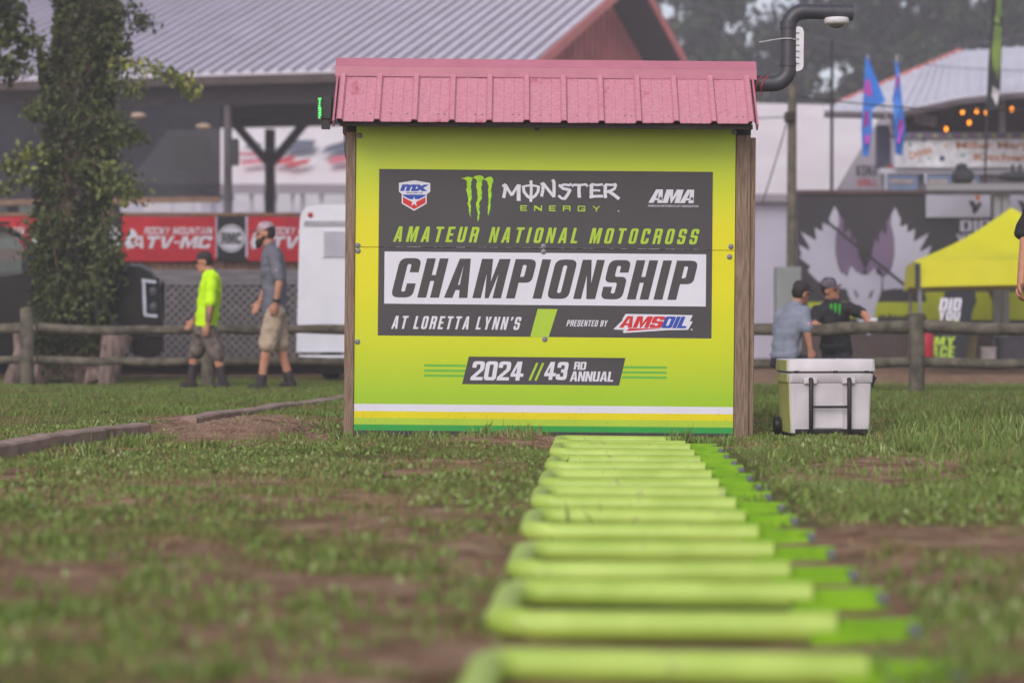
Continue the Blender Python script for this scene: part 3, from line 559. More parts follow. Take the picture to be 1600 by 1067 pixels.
st([(-40, 172), (-14, 160), (-6, 172)], z5, 3.5); st([(-14, 164), (-18, 225), (-30, 285)], z5, 4.8); st([(-14, 164), (32, 222), (86, 286)], z5, 4.6); st([(70, 128), (84, 150), (86, 220), (84, 290)], z5, 5)
st([(246, 164), (225, 178), (180, 172), (142, 184), (128, 176)], z5, 3.8); st([(138, 182), (168, 208), (205, 216), (236, 222)], z5, 4.6); st([(236, 216), (214, 262), (182, 306)], z5, 5); st([(186, 304), (158, 300), (126, 274)], z5, 4)
st([(250, 190), (268, 174), (330, 176), (380, 168), (396, 190)], z5, 3.6); st([(318, 172), (316, 232), (320, 292)], z5, 5.4)
st([(414, 186), (436, 166), (480, 174), (536, 168)], z5, 3.6); st([(434, 170), (430, 230), (434, 286)], z5, 5.4); st([(432, 228), (470, 222), (512, 226)], z5, 3.4); st([(414, 288), (460, 278), (540, 276)], z5, 4.2)
st([(544, 190), (566, 168), (620, 172), (662, 164)], z5, 3.6); st([(562, 172), (558, 230), (562, 294)], z5, 5.2); st([(658, 166), (646, 205), (612, 226), (572, 236)], z5, 4.4); st([(592, 232), (640, 262), (690, 302)], z5, 5)
mb.obj('lettering', WHITE, up, local=True)
txt(up, LIME, 3, 'ENERGY', 812, 321.3, 937.2, 330, w=1.25, s=.2, b=.19, track=1.15)
pr([arc(965.5, 329, 1.1, 0, 330, 8)], 'print_dot', WHITE, up, 3)
txt(up, WHITE, 3, 'AMA', 1012, 294.6, 1089, 315.6, shear=.3, w=1.0, s=.42, b=.17, track=.0)
pr([[(x0 + (4.2 if i % 2 == 0 else 1.7) * math.sin(math.pi * i / 5), y0 - (4.2 if i % 2 == 0 else 1.7) * math.cos(math.pi * i / 5)) for i in range(10)] for x0, y0 in ((1031, 308.8), (1080, 308.8))], 'star', GREY, up, 4)
ftxt(up, WHITE, 3, 'AMERICAN MOTORCYCLIST ASSOCIATION', 1011, 318.8, 1090, 321.9, bold=.01)
za = lambda zx, zy: (850 + zx / 5.161, 460 + zy / 5.161 - 1.75)
pr([Z([(562, 286), (640, 208), (632, 206), (660, 160), (1202, 166), (1178, 216), (1202, 216), (1166, 284), (1000, 288), (650, 314), (636, 306), (652, 290)], za)], 'logo_field', WHITE, lo, 2)
txt(lo, RED, 3, 'AMS', *za(608, 178), *za(985, 272), shear=.42, w=.95, s=.36, b=.2, track=.05)
pr([Z([(664, 300), (690, 276), (955, 276), (800, 288)], za)], 'logo_tail', RED, lo, 3)
txt(lo, BLUE, 3, 'OIL', *za(945, 178), *za(1185, 272), shear=.42, w=.95, s=.36, b=.2, track=.05); pr([arc(*za(1194, 282), 1.3, 0, 330, 8)], 'print_dot', WHITE, lo, 2)
SCR = mat('screw_washer', (132, 134, 140), .5, .1, 60, metal=.4)
for x, y in ((560, 214.6), (837, 201), (1145, 204.5), (558.5, 386.3), (559, 394.7), (849, 385), (849, 393.6), (1141.5, 383), (1139.5, 398.8), (559.5, 536.5), (852, 530)):
    p = S(x, y, 0); T = Matrix.Translation(p) @ Matrix.Rotation(R(90), 4, 'X')
    mb = MB().lathe([(.0175, 0), (.0178, .003), (.016, .0045), (.007, .005), (.0065, .0075), (.002, .008)], T, 18); mb.obj('screw', SCR, up if y < 388.6 else lo, local=True, smooth=True)
mb = MB(); 
for i in range(60):
    x = 592 + i * 8.6; 
    if random.random() < .6: mb.plate(rect(x, 387.7 + random.uniform(-.5, .2), x + random.uniform(3, 9), 388.2), SL(1.6))
mb.flat = True; mb.obj('scuff_marks', mat('scuffed_edge', (170, 168, 176), .6), up, local=True, kind='stuff')

# ---------------------------------------------------------------- LED lamp under the left end of the roof
lamp = thing('floodlight', 'small black floodlight with glowing green front under the left eave', 'light', P(510, 202, 13.05))
MB().beam(P(512, 152, 13.05), P(510, 186, 13.05), .06, .09, (0, 1, 0)).obj('housing', BLACK, lamp); MB().beam(P(509, 183, 13.05), P(509, 202, 13.05), .052, .05, (0, 1, 0)).obj('driver_box', BLACK, lamp)
lens = MB().beam(P(500.5, 153, 13.05), P(499.5, 186, 13.05), .024, .08, (0, 1, 0)).obj('lens', mat('dark_green_lens', (30, 90, 50), .2, spec=.6), lamp)
mb = MB()
for i in range(9):
    for j in range(3): 
        if random.random() < .8: mb.box(P(500 + random.uniform(-1.8, 1.6), 155 + i * 3.6, 12.985 - .0 + 0 * j) + Vector((0, -.004 * j, 0)), (.008, .006, .008))
mb.obj('diodes', mat('green_diode', (90, 250, 120), .3, emit=1.2), lens, kind='stuff')
MB().tube([P(512, 194, 13.05), P(519, 191, 13.05), P(523, 188, 13.0)], .006, 6).obj('bracket', BLACK, lamp)

# ---------------------------------------------------------------- camera pipe at the right end
PIPE = mat('black_plastic_pipe', (66, 64, 74), .42, .08, 8, spec=.5, dirt=((92, 88, 92), 9, .66))
pipe = thing('camera_pipe', 'black plastic pipe bent up and over from the right roof end', 'pipe', P(1176, 132, 13.25))
r_ = .0495; Yp = 13.25
def bend(cx, cy, rad, a0, a1): return [P(cx + rad * math.cos(R(a0 + (a1 - a0) * i / 10)), cy + rad * math.sin(R(a0 + (a1 - a0) * i / 10)), Yp) for i in range(11)]
MB().tube([P(1160, 131, Yp)] + bend(1207, 106.5, 24.5, 90, 0), r_ * 1.06, 24).obj('elbow', PIPE, pipe, smooth=True)
MB().tube([P(1231.5, 106, Yp), P(1231.5, 44, Yp)], r_ * .97, 24).obj('upright', PIPE, pipe, smooth=True)
MB().tube([P(1232, 46, Yp)] + bend(1257, 43.5, 25, 180, 270) + [P(1262, 18.5, Yp)], r_ * 1.04, 24).obj('elbow', PIPE, pipe, smooth=True)
MB().tube([P(1258, 18.5, Yp), P(1332, 20, Yp)], r_ * .97, 24).obj('arm', PIPE, pipe, smooth=True)
for a, b_ in (((1231.5, 34), (1231.5, 46)), ((1231.5, 96), (1231.5, 104)), ((1299, 19.3), (1300, 19.3)), ((1315, 19.6), (1332, 20))): MB().tube([P(*a, Yp), P(*b_, Yp)], r_ * 1.09, 24).obj('coupling', PIPE, pipe, smooth=True)
for y0 in (128, 126):
    mb = MB(); x0 = 1181 if y0 == 128 else 1190
    mb.tube([P(x0, 148, Yp - .03), P(x0 - 1, 136, Yp - .055), P(x0 + 5, 124, Yp - .055), P(x0 + 11, 119, Yp - .03)], .0032, 6); mb.obj('red_wire', mat('red_wire', (206, 70, 76), .4), pipe)
WPL = mat('white_plastic', (222, 220, 226), .4, .05, 12)
dome = thing('security_camera', 'white dome camera hanging under the arm of the black pipe', 'camera', P(1307, 41, Yp))
T = Matrix.Translation(P(1307, 31, Yp))
MB().lathe([(.078, .008), (.081, 0), (.081, -.02), (.072, -.032), (.05, -.036)], T, 28).obj('housing', WPL, dome, smooth=True)
MB().lathe([(.05, -.035), (.044, -.045), (.03, -.052), (.012, -.056), (.002, -.057)], T, 24).obj('dome_window', mat('smoked_dome', (120, 108, 104), .1, spec=.8), dome, smooth=True)
ant = thing('antenna', 'white flat wireless antenna strapped upright to the black pipe', 'antenna', P(1250, 112, Yp))
mb = MB(); o = [(1244, 43), (1249, 41.5), (1254, 44), (1256, 50), (1255.4, 104), (1253, 109), (1246, 112), (1243.6, 111)]
mb.plate([(x, y) for x, y in o], lambda x, y, d: P(x, y, Yp - .02 + d), .04); mb.obj('shell', WPL, ant)
for i in range(6): MB().box(P(1246.5, 52 + i * 9.5, Yp - .0225), (.02, .004, .006)).obj('rib', mat('antenna_mark', (120, 118, 124), .5), ant)
tie = MB().tube([P(1186, 66.5, Yp - .06), P(1205, 63, Yp - .07), P(1219, 61, Yp - .05), P(1225, 60.2, Yp - .055), P(1236, 60.5, Yp - .058), P(1246, 63, Yp - .03)], .0025, 6)
whole(tie, 'cable_tie', WPL, 'thin white cable tie round the pipe with its tail sticking out', 'cable tie')

# ---------------------------------------------------------------- folded starting gate
BAR = mat('lime_bar_paint', (182, 208, 98), .4, .05, 5, spec=.5, rgb2=(160, 188, 76), dirt=((138, 138, 92), 10, .60)); SLV = mat('green_sleeve_paint', (136, 186, 26), .45, .08, 8, spec=.35, rgb2=(116, 166, 20), dirt=((80, 90, 40), 12, .58))
def gate_proto():
    root = thing('starting_gate', '-', 'starting gate', (0, 0, 0), 'folded lime starting gates in a row'); g = .53; r_ = .034; cr = .075
    pts = [(.735, 0, 0), (cr, 0, 0)] + [(cr - cr * math.sin(R(a)), cr - cr * math.cos(R(a)), .004) for a in (15, 30, 45, 60, 75, 90)] + [(0, g - cr, .004)] + [(cr - cr * math.cos(R(a)), g - cr + cr * math.sin(R(a)), .004) for a in (15, 30, 45, 60, 75, 90)] + [(.735, g, 0)]
    MB().tube(pts, r_, 16).obj('hoop', BAR, root, smooth=True)
    for y in (0, g):
        s_ = MB(); s_.box((.80, y + .028, -.012), (.24, .010, .054), bev=.002); s_.box((.80, y - .028, -.022), (.24, .010, .034), bev=.002); s_.box((.79, y, -.036), (.22, .05, .008)); so = s_.obj('sleeve', SLV, root)
        MB().lathe([(.010, -.042), (.014, -.041), (.014, .041), (.010, .042)], Matrix.Translation((.905, y, -.004)) @ Matrix.Rotation(R(90), 4, 'X'), 6).obj('bolt', mat('dull_bolt', (120, 122, 128), .5, .15, 30, metal=.5), so)
    MB().box((.93, g / 2, -.045), (.05, 1.04, .03), bev=.004).obj('base_rail', mat('base_rail_steel', (84, 92, 60), .6, .1, 10), root)
    return root
lab = ['nearest folded gate, cut off by the bottom edge of the photo', 'folded gate second nearest the camera, heavily out of focus', 'folded gate third from the camera along the row', 'folded gate fourth from the camera, just before the middle of the row',
       'folded gate in the exact middle of the row', 'folded gate just beyond the middle of the row', 'folded gate third from the hut along the row', 'folded gate second from the hut, clear in focus', 'folded gate right at the foot of the sign hut']
g0 = gate_proto()
for j in range(9):
    g = g0 if j == 0 else copy_tree(g0); y = 3.45 + 1.055 * j; g.location = (gate_x(y), y, .004 + .006 * math.sin(j * 2.1)); g.rotation_euler = (R(.3 * math.sin(j * 3)), R(.35 * math.cos(j * 1.7)), R(-2.3 + .5 * math.sin(j * 5)))
    g['label'] = 'lime ' + lab[j]

# ---------------------------------------------------------------- cooler
CW_ = mat('cooler_white_plastic', (212, 207, 214), .5, .05, 5, bump=.06, bscale=60, rgb2=(192, 186, 192), dirt=((150, 132, 116), 13, .655)); CD = mat('dark_grooves', (60, 58, 60), .6)
CGN = mat('yellow_green_side', (186, 190, 112), .5, .08, 5, dirt=((150, 132, 116), 11, .68))  # yellow-green for the cooler's left side, with brown specks
coo = thing('cooler', 'white hard cooler with black tube handle standing in the grass right of the hut', 'cooler', (432 / F * 13.0, 13.0, .0)); coo.rotation_euler.z = R(3)
Wc, Dc, Hc = .555, .43, .49
def taper(x0, x1, d0, d1, z0, z1, ins, r_=.02):
    vs = []
    def ring(z, i):
        a, b_, c, d = x0 + i, x1 - i, d0 + i, d1 - i; out = []
        for cx, cy, s0 in ((b_ - r_, d - r_, 0), (a + r_, d - r_, 90), (a + r_, c + r_, 180), (b_ - r_, c + r_, 270)):
            for k in range(4): t = R(s0 + 30 * k); out.append((cx + r_ * math.cos(t), cy + r_ * math.sin(t), z))
        return out
    mb = MB(); A = ring(z0, ins + .006) + ring(z0 + .006, ins) + ring(z1 - .006, 0) + ring(z1, .006); mb.v = A
    for q in range(3): mb.f += [(q * 16 + j, q * 16 + (j + 1) % 16, (q + 1) * 16 + (j + 1) % 16, (q + 1) * 16 + j) for j in range(16)]
    mb.f += [tuple(reversed(range(16))), tuple(range(48, 64))]; return mb
taper(.008, Wc - .016, .012, Dc - .01, .012, .37, .012).obj('body', CW_, coo, local=True)
taper(0, Wc - .006, 0, Dc, .335, .398, .004, .025).obj('rim', CW_, coo, local=True, smooth=True)
MB().box((Wc / 2, Dc / 2, .401), (Wc - .02, Dc - .02, .012)).obj('gasket', CD, coo, local=True)
lid = taper(-.004, Wc + .002, -.006, Dc + .004, .406, .487, -.004, .028).obj('lid', CW_, coo, local=True, smooth=True)
MB().box((Wc * .53, .03, .4875), (.03, .012, .003)).obj('rust_mark', mat('rust_brown', (120, 84, 60), .8), lid, local=True)
MB().add([(.0175, .03, .02), (.0175, .39, .02), (.0055, .4, .34), (.0055, .03, .34), (.023, .03, .02), (.023, .39, .02), (.0105, .4, .34), (.0105, .03, .34)], [(0, 3, 2, 1), (4, 5, 6, 7), (0, 1, 5, 4), (1, 2, 6, 5), (2, 3, 7, 6), (3, 0, 4, 7)]).obj('side_panel', CGN, coo, local=True, label='yellow-green left side')
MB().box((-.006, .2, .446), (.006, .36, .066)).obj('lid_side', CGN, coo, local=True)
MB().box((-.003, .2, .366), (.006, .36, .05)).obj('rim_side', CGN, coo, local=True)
for x in (.14, .385):
    MB().box((x, -.004, .348), (.085, .018, .035), bev=.004).obj('handle_boss', CW_, coo, local=True)
    MB().tube([(x, -.014, .362), (x, -.026, .35), (x, -.024, .04), (x, -.012, .02)], .014, 12).obj('handle_tube', BLACK, coo, local=True, smooth=True)
MB().tube([(.14, -.026, .185), (.385, -.026, .185)], .008, 10).obj('handle_bar', BLACK, coo, local=True, smooth=True)
MB().box((.28, .004, .03), (.47, .02, .026), bev=.004).obj('base_strip', BLACK, coo, local=True)
MB().box((.262, .012, .2), (.18, .003, .3)).obj('recess_panel', CW_, coo, local=True)
for x in (.05, .30, .5): MB().box((x, -.008, .41), (.03, .004, .008)).obj('latch_slot', CD, coo, local=True)
MB().lathe([(.03, -.02), (.055, -.018), (.058, 0), (.055, .018), (.03, .02)], Matrix.Translation((-.012, .34, .056)) @ Matrix.Rotation(R(90), 4, 'Y'), 20).obj('wheel', BLACK, coo, local=True, smooth=True)
MB().lathe([(.03, -.02), (.055, -.018), (.058, 0), (.055, .018), (.03, .02)], Matrix.Translation((Wc - .01, .34, .056)) @ Matrix.Rotation(R(90), 4, 'Y'), 20).obj('wheel', BLACK, coo, local=True, smooth=True)
MB().beam((Wc + .0, .2, .405), (Wc + .035, .2, .372), .05, .012, (0, 0, 1)).beam((Wc + .033, .2, .375), (Wc + .006, .2, .31), .05, .012, (0, 1, 0)).obj('latch', BLACK, coo, local=True)
# ---------------------------------------------------------------- post and rail fences
def fence(pts, name_label, rails, ht, gl):
    root = thing('rail_fence', name_label, 'fence', pts[0]); posts = []
    for i, p in enumerate(pts):
        mb = MB(); x, y, z = p; mb.tube([(x, y, z - .05), (x + .005, y, z + ht * .5), (x, y, z + ht - .02), (x, y, z + ht)], [.085, .08, .078, .06], 14)
        mb.obj('post', OLDWOOD, root, smooth=True)
    for i in range(len(pts) - 1):
        for hgt, r_ in rails:
            a = Vector(pts[i]) + Vector((-.12, .01 + .05 * (i % 2), hgt)); b = Vector(pts[i + 1]) + Vector((.12, .01 + .05 * (i % 2), hgt)); q = []
            for k in range(9): t = k / 8; q.append(a.lerp(b, t) + Vector((0, 0, -.03 * math.sin(math.pi * t) + .035 * noise.noise((i * 3 + t * 5, hgt, 1)))))
            MB().tube(q, [r_ * (1 + .22 * noise.noise((k * .9, i, hgt * 9))) for k in range(9)], 12).obj('rail', OLDWOOD, root, smooth=True)
def fp(px, Y): x = (px - CX) / F * Y; return (x, Y, gz1(x, Y))
fence([fp(-240, 24.2), fp(42, 23.9), fp(325, 23.9), fp(612, 23.7)], 'weathered round-rail fence left of the hut, running past the ivy-covered tree', ((.70, .055), (.33, .05)), .93, 0)
fence([fp(1110, 21.9), fp(1432, 21.3), fp(1760, 20.8), fp(2000, 20.4)], 'weathered round-rail fence right of the hut, behind the white cooler', ((.70, .065), (.335, .055)), .84, 0)

# ---------------------------------------------------------------- leaves
def leafmat(name, a, b_, c_=None):
    m = bpy.data.materials.new(name); m.use_nodes = True; n = m.node_tree.nodes; l = m.node_tree.links; b = n['Principled BSDF']; b.inputs['Roughness'].default_value = .5; b.inputs['Specular IOR Level'].default_value = .3
    at = n.new('ShaderNodeAttribute'); at.attribute_name = 'tone'; rp = n.new('ShaderNodeValToRGB'); e = rp.color_ramp.elements; e[0].color = (*lin(a), 1); e[1].color = (*lin(b_), 1)
    if c_: q = e.new(.9); q.color = (*lin(b_), 1); e[2].color = (*lin(c_), 1)
    l.new(at.outputs['Fac'], rp.inputs[0]); l.new(rp.outputs[0], b.inputs['Base Color']); return m
def leaves(name, cen, size, m, parent, tone, droop=.3, label=None):
    cen = np.asarray(cen); N = len(cen); u = rng.normal(0, 1, (N, 3)); u[:, 2] -= droop; u /= np.linalg.norm(u, axis=1)[:, None]
    v = np.cross(u, rng.normal(0, 1, (N, 3))); v /= np.linalg.norm(v, axis=1)[:, None] + 1e-9; nn = np.cross(u, v)
    s = (size * (.6 + .8 * rng.random(N)))[:, None]; q = Vector((0, 0, 0)); p_ = parent
    while p_ is not None: q += p_.location; p_ = p_.parent
    cen = cen - np.array(q[:])
    pts = np.stack([cen - u * s * .5, cen + v * s * .33 + nn * s * .08, cen + u * s * .6, cen - v * s * .33 + nn * s * .08], 1)
    me = bpy.data.meshes.new(name); me.vertices.add(N * 4); me.vertices.foreach_set('co', pts.ravel()); o = np.arange(N)[:, None] * 4; f = np.concatenate([o + np.array([0, 1, 2]), o + np.array([0, 2, 3])], 1)
    me.loops.add(f.size); me.loops.foreach_set('vertex_index', f.ravel()); me.polygons.add(2 * N); me.polygons.foreach_set('loop_start', np.arange(2 * N) * 3); me.polygons.foreach_set('loop_total', np.full(2 * N, 3))
    me.update(calc_edges=True); a = me.attributes.new('tone', 'FLOAT', 'POINT'); a.data.foreach_set('value', np.repeat(np.clip(tone, 0, 1), 4).astype(np.float32)); me.materials.append(m)
    ob = bpy.data.objects.new(name, me); C.objects.link(ob); ob['kind'] = 'stuff'
    if parent is not None: ob.parent = parent
    return ob
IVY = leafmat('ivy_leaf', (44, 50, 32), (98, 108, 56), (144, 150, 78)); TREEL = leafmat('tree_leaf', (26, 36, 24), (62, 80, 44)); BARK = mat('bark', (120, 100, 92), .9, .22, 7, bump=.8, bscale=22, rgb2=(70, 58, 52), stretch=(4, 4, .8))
ROOTM = mat('bare_root_wood', (172, 150, 142), .9, .22, 5, bump=.8, bscale=18, rgb2=(116, 96, 88), stretch=(3, 3, .8))
# ivy-clad tree in front of the pavilion
TY = 24.9; tr = thing('ivy_tree', 'tall tree with its trunk wrapped in ivy, left behind the rail fence', 'tree', P(115, 600, TY))
ax = [(110, 606), (110, 560), (110, 500), (112, 400), (122, 260), (128, 120), (136, -20), (150, -200), (165, -420)]
rad = [.56, .42, .37, .33, .31, .30, .27, .24, .12]
mb = MB(); pts = [P(x, y, TY) for x, y in ax]; mb.tube(pts, rad, 18); mb.obj('trunk', BARK, tr, smooth=True)
for k, (x, y, w_) in enumerate(((150, 604, .14), (50, 603, .13), (128, 606, .12), (86, 606, .12))):       # root flares
    MB().tube([P(x, y, TY - .35 + .1 * k), P(x + (115 - x) * .25, 570, TY - .2), P(x + (115 - x) * .3 + (18 if x > 150 else 0), 530, TY - .05)], [w_ * 1.2, w_, w_ * .8], 10).obj('root', ROOTM, tr, smooth=True)
MB().tube([P(26, 505, TY - .25), P(30, 550, TY - .3), P(16, 604, TY - .4)], [.05, .07, .11], 10, sq=.7).obj('root', ROOTM, tr, smooth=True)
MB().tube([P(183, 521, TY - .2), P(176, 550, TY - .3), P(166, 604, TY - .4)], [.23, .18, .12], 10, sq=.6).obj('stump_slab', ROOTM, tr, smooth=True)
cen, ton = [], []
def at_axis(t):
    f = t * (len(ax) - 1); i = min(int(f), len(ax) - 2); g = f - i
    return pts[i].lerp(pts[i + 1], g), rad[i] * (1 - g) + rad[i + 1] * g
for i in range(21000):
    t = random.uniform(.15, .98); c, r0 = at_axis(t); a = random.uniform(0, 2 * math.pi); bulge = .10 + .34 * max(0, noise.noise((c.z * 1.1, a * .8, 4)))
    rr_ = r0 + random.random() ** .7 * bulge; cl_ = noise.noise((c.z * 2.2, a * 1.3, 9)); 
    if cl_ < -.42 and random.random() < .3: continue
    cen.append((c.x + rr_ * math.cos(a), c.y + rr_ * math.sin(a), c.z + random.uniform(-.05, .05))); ton.append(.28 + .5 * cl_ + random.gauss(0, .12) + (.1 if rr_ > r0 + .3 else 0))
leaves('ivy', cen, .066, IVY, tr, np.array(ton), .8)
def spray(parent, path, n_, spread, size, tone, name='branch', m=IVY, tw=.02):
    q = [P(*p) for p in path]; MB().tube(q, [tw * (1 - .7 * i / (len(q) - 1)) for i in range(len(q))], 6).obj(name, BARK, parent, smooth=True)
    c, t_ = [], []
    for i in range(n_):
        f = random.random() ** .8 * (len(q) - 1); k = min(int(f), len(q) - 2); p_ = q[k].lerp(q[k + 1], f - k); s_ = spread * (.5 + .7 * math.sin(math.pi * min(1, f / (len(q) - 1) * .8 + .1)))
        g = noise.noise(p_ * 3.1); 
        c.append((p_.x + random.gauss(0, s_), p_.y + random.gauss(0, s_), p_.z + random.gauss(-.3 * s_, s_ * .7))); t_.append(tone + .4 * g + random.gauss(0, .12))
    leaves('foliage', c, size, m, parent, np.array(t_), .8)
for path, n_, sp_, tn in (([(150, 105, TY), (190, 92, TY - .4), (235, 105, TY - .7), (272, 122, TY - .9), (300, 148, TY - .9)], 230, .06, .95), ([(262, 118, TY - .8), (290, 118, TY - .9), (312, 150, TY - .9)], 70, .05, 1.0),
                          ([(140, 20, TY), (175, 10, TY - .5), (205, 20, TY - .7), (228, 36, TY - .7)], 260, .10, .4), ([(150, 60, TY - .2), (185, 50, TY - .5), (190, 70, TY - .5)], 120, .09, .4), ([(150, 130, TY), (190, 125, TY - .4), (215, 140, TY - .5)], 160, .10, .75),
                          ([(130, 190, TY - .3), (170, 180, TY - .5), (195, 205, TY - .5)], 300, .13, .55), ([(140, 235, TY - .3), (190, 212, TY - .5), (225, 212, TY - .5)], 130, .07, .6),
                          ([(90, 240, TY - .3), (45, 232, TY - .5), (8, 265, TY - .5)], 220, .08, .9), ([(90, 290, TY - .3), (40, 275, TY - .5), (-10, 300, TY - .5)], 150, .07, .85), ([(80, 150, TY - .3), (62, 165, TY - .5), (60, 180, TY - .5)], 160, .1, .55),
                          ([(140, 250, TY - .3), (175, 270, TY - .6), (208, 305, TY - .6)], 420, .14, .75), ([(160, 330, TY - .2), (165, 360, TY - .5), (172, 400, TY - .5)], 260, .12, .45), ([(80, 330, TY - .3), (60, 350, TY - .4), (62, 420, TY - .4)], 300, .10, .45),
                          ([(100, 120, TY - .2), (70, 95, TY - .4), (62, 60, TY - .4)], 90, .06, .5), ([(75, 340, TY - .4), (90, 420, TY - .5), (120, 480, TY - .5)], 400, .16, .45), ([(150, 400, TY - .4), (150, 450, TY - .5), (150, 500, TY - .5)], 260, .11, .5),
                          ([(90, 520, TY - .45), (85, 560, TY - .5), (92, 600, TY - .5)], 130, .09, .6)):
    spray(tr, path, int(n_ * 1.2), sp_, .07, tn)
c, t_ = [], []                                                                   # crown above the frame
for i in range(70):
    k = Vector((random.gauss(0, 1.5), random.gauss(0, 1.5), random.gauss(0, 1.0))) + P(150, -380, TY)
    for j in range(70): c.append((k.x + random.gauss(0, .3), k.y + random.gauss(0, .3), k.z + random.gauss(0, .25))); t_.append(random.gauss(.4, .2))
leaves('crown', c, .12, IVY, tr, np.array(t_), .3)
# second tree, only its boughs reach into the frame
t2 = thing('leafy_tree', 'dark green leafy boughs reaching in at the top left corner of the photo', 'tree', P(-190, 610, 25.6))
MB().tube([P(-190, 610, 25.6), P(-180, 300, 25.6), P(-150, 60, 25.6), P(-120, -260, 25.6)], [.28, .24, .2, .1], 12).obj('trunk', BARK, t2, smooth=True)
for path, n_, sp_ in (([(-150, 60, 25.6), (-70, 40, 25), (0, 50, 24.8), (50, 62, 24.6)], 420, .13), ([(-150, 130, 25.6), (-60, 110, 25), (0, 95, 24.8), (22, 105, 24.6)], 420, .13), ([(-150, -30, 25.6), (-60, -20, 25), (0, 10, 24.8), (22, 20, 24.6)], 420, .14), ([(-60, 110, 25), (-20, 30, 24.9), (5, -10, 24.9)], 260, .12)):
    spray(t2, path, n_, sp_, .1, .35, tw=.035)
spray(tr, [(95, 190, TY), (66, 120, TY + .3), (60, 60, TY + .4)], 60, .04, .08, .3, 'dead_limb', tw=.09)

# ---------------------------------------------------------------- dark pickup behind the tree
PAINT = mat('black_car_paint', (8, 8, 11), .15, .04, 6, spec=.25, dirt=((18, 17, 20), 5, .74)); GLASS = mat('tinted_glass', (70, 110, 108), .06, .03, 3, spec=.8, alpha=.42); CHROME = mat('bright_chrome', (206, 206, 216), .18, .04, 6, metal=.85); TYRE = mat('tyre_rubber', (30, 30, 31), .85, .1, 12)
KY = 27.2; tk = thing('pickup_truck', 'black pickup truck parked nose-right behind the ivy-covered tree', 'pickup', (P(256, 0, KY).x, KY, .05)); tk.rotation_euler.z = R(9.5)
def K(px, py, d=0): p = P(px, py, KY); return (p.x, KY + d, p.z)
def side_loft(outline, ins, name, m, dep=2.0, **kw):
    """body slab from a side outline, tumblehome insets at both flanks"""
    mb = MB(); n_ = len(outline); cx = sum(p[0] for p in outline) / n_; cy = sum(p[1] for p in outline) / n_
    for d, k in ((.0, ins), (.10, 0), (dep - .1, 0), (dep, ins)):
        for x, y in outline: mb.v.append(K(x + (cx - x) * k * .25, y + (cy - y) * k, d))
    for i in range(3): mb.f += [(i * n_ + j, i * n_ + (j + 1) % n_, (i + 1) * n_ + (j + 1) % n_, (i + 1) * n_ + j) for j in range(n_)]
    for o in (0, 3 * n_):
        tri = tessellate_polygon([[Vector((x, y, 0)) for x, y in outline]]); mb.f += [tuple(o + i for i in t) for t in tri]
    return mb.obj(name, m, tk, smooth=True, **kw)
wh = lambda cx, r_: [(cx + r_ * math.cos(R(a)), 553 - r_ * math.sin(R(a))) for a in range(0, 181, 20)][::-1]
lower = [(-440, 560), (-440, 450), (-445, 438), (-60, 438), (20, 432), (60, 424), (100, 414), (170, 411), (222, 413), (240, 424), (250, 445), (256, 500), (256, 548), (236, 562)] + [(x, y) for x, y in wh(148, 58)][::-1] + [(94, 562), (-250, 562)] + [(x, y) for x, y in wh(-305, 50)][::-1] + [(-360, 562)]
side_loft(lower, .04, 'body', PAINT)
cab = [(-205, 438), (-195, 372), (-175, 358), (0, 354), (16, 358), (40, 374), (66, 420), (40, 434)]
ro = side_loft([(-205, 380), (-195, 366), (-175, 356), (0, 352), (20, 357), (44, 374), (40, 378), (16, 363), (-170, 363)], .03, 'roof', PAINT, 1.9)
for d in (.03, 1.95):
    for a_, b_ in (((44, 374), (72, 424)), ((-78, 358), (-82, 438)), ((-198, 372), (-206, 438)), ((18, 358), (44, 376))): MB().beam(K(*a_, d), K(*b_, d), .07, .06, (0, 1, 0)).obj('pillar', PAINT, tk)
for o_ in ([(-74, 364), (10, 362), (36, 378), (58, 420), (-76, 436)], [(-192, 370), (-86, 364), (-90, 436), (-198, 436)]):
    MB().plate(o_, lambda x, y, d: K(x, y, .06 + d), .006).obj('side_window', GLASS, tk); MB().plate(o_, lambda x, y, d: K(x, y, 1.93 + d), .006).obj('side_window', GLASS, tk)
mb = MB(); mb.add([K(22, 362, .12), K(70, 424, .08), K(70, 424, 1.92), K(22, 362, 1.88)], [(0, 1, 2, 3)]); mb.obj('windscreen', GLASS, tk)
mb = MB(); mb.add([K(-200, 376, .12), K(-206, 436, .08), K(-206, 436, 1.92), K(-200, 376, 1.88)], [(0, 1, 2, 3)]); mb.obj('rear_window', GLASS, tk)
hl = MB().box(Vector(K(236, 462, -.002)), (.22, .04, .48), bev=.02).obj('headlight', BLACK, tk)
MB().beam(K(225, 440, -.03), K(227, 492, -.03), .04, .03, (0, 1, 0)).beam(K(222, 438, -.03), K(244, 441, -.03), .04, .03, (0, 1, 0)).beam(K(226, 492, -.03), K(246, 494, -.03), .04, .022, (0, 1, 0)).obj('light_bar', mat('clear_light_guide', (214, 214, 228), .3, emit=.25), hl)
for y in (456, 480): MB().ball(Vector(K(240, y, -.02)), (.05, .03, .07), 8).obj('lens', mat('dim_lens', (110, 110, 122), .2, spec=.8), hl, smooth=True)
MB().box(Vector(K(240, 520, 1.0)), (.24, 2.1, .18), bev=.04).obj('bumper', mat('dark_bumper', (50, 50, 54), .35, .05, 5, spec=.6), tk)
MB().box(Vector(K(254, 468, 1.0)), (.05, 1.5, .5), bev=.02).obj('grille', BLACK, tk)
MB().beam(K(120, 411.5, .25), K(205, 411.5, .25), .3, .01, (0, 0, 1)).obj('bonnet_glint_strip', mat('wet_bonnet_glint', (70, 70, 78), .1, .02, 3, spec=.9), tk)  # paler glossy strip laid on the bonnet, a painted wet glint
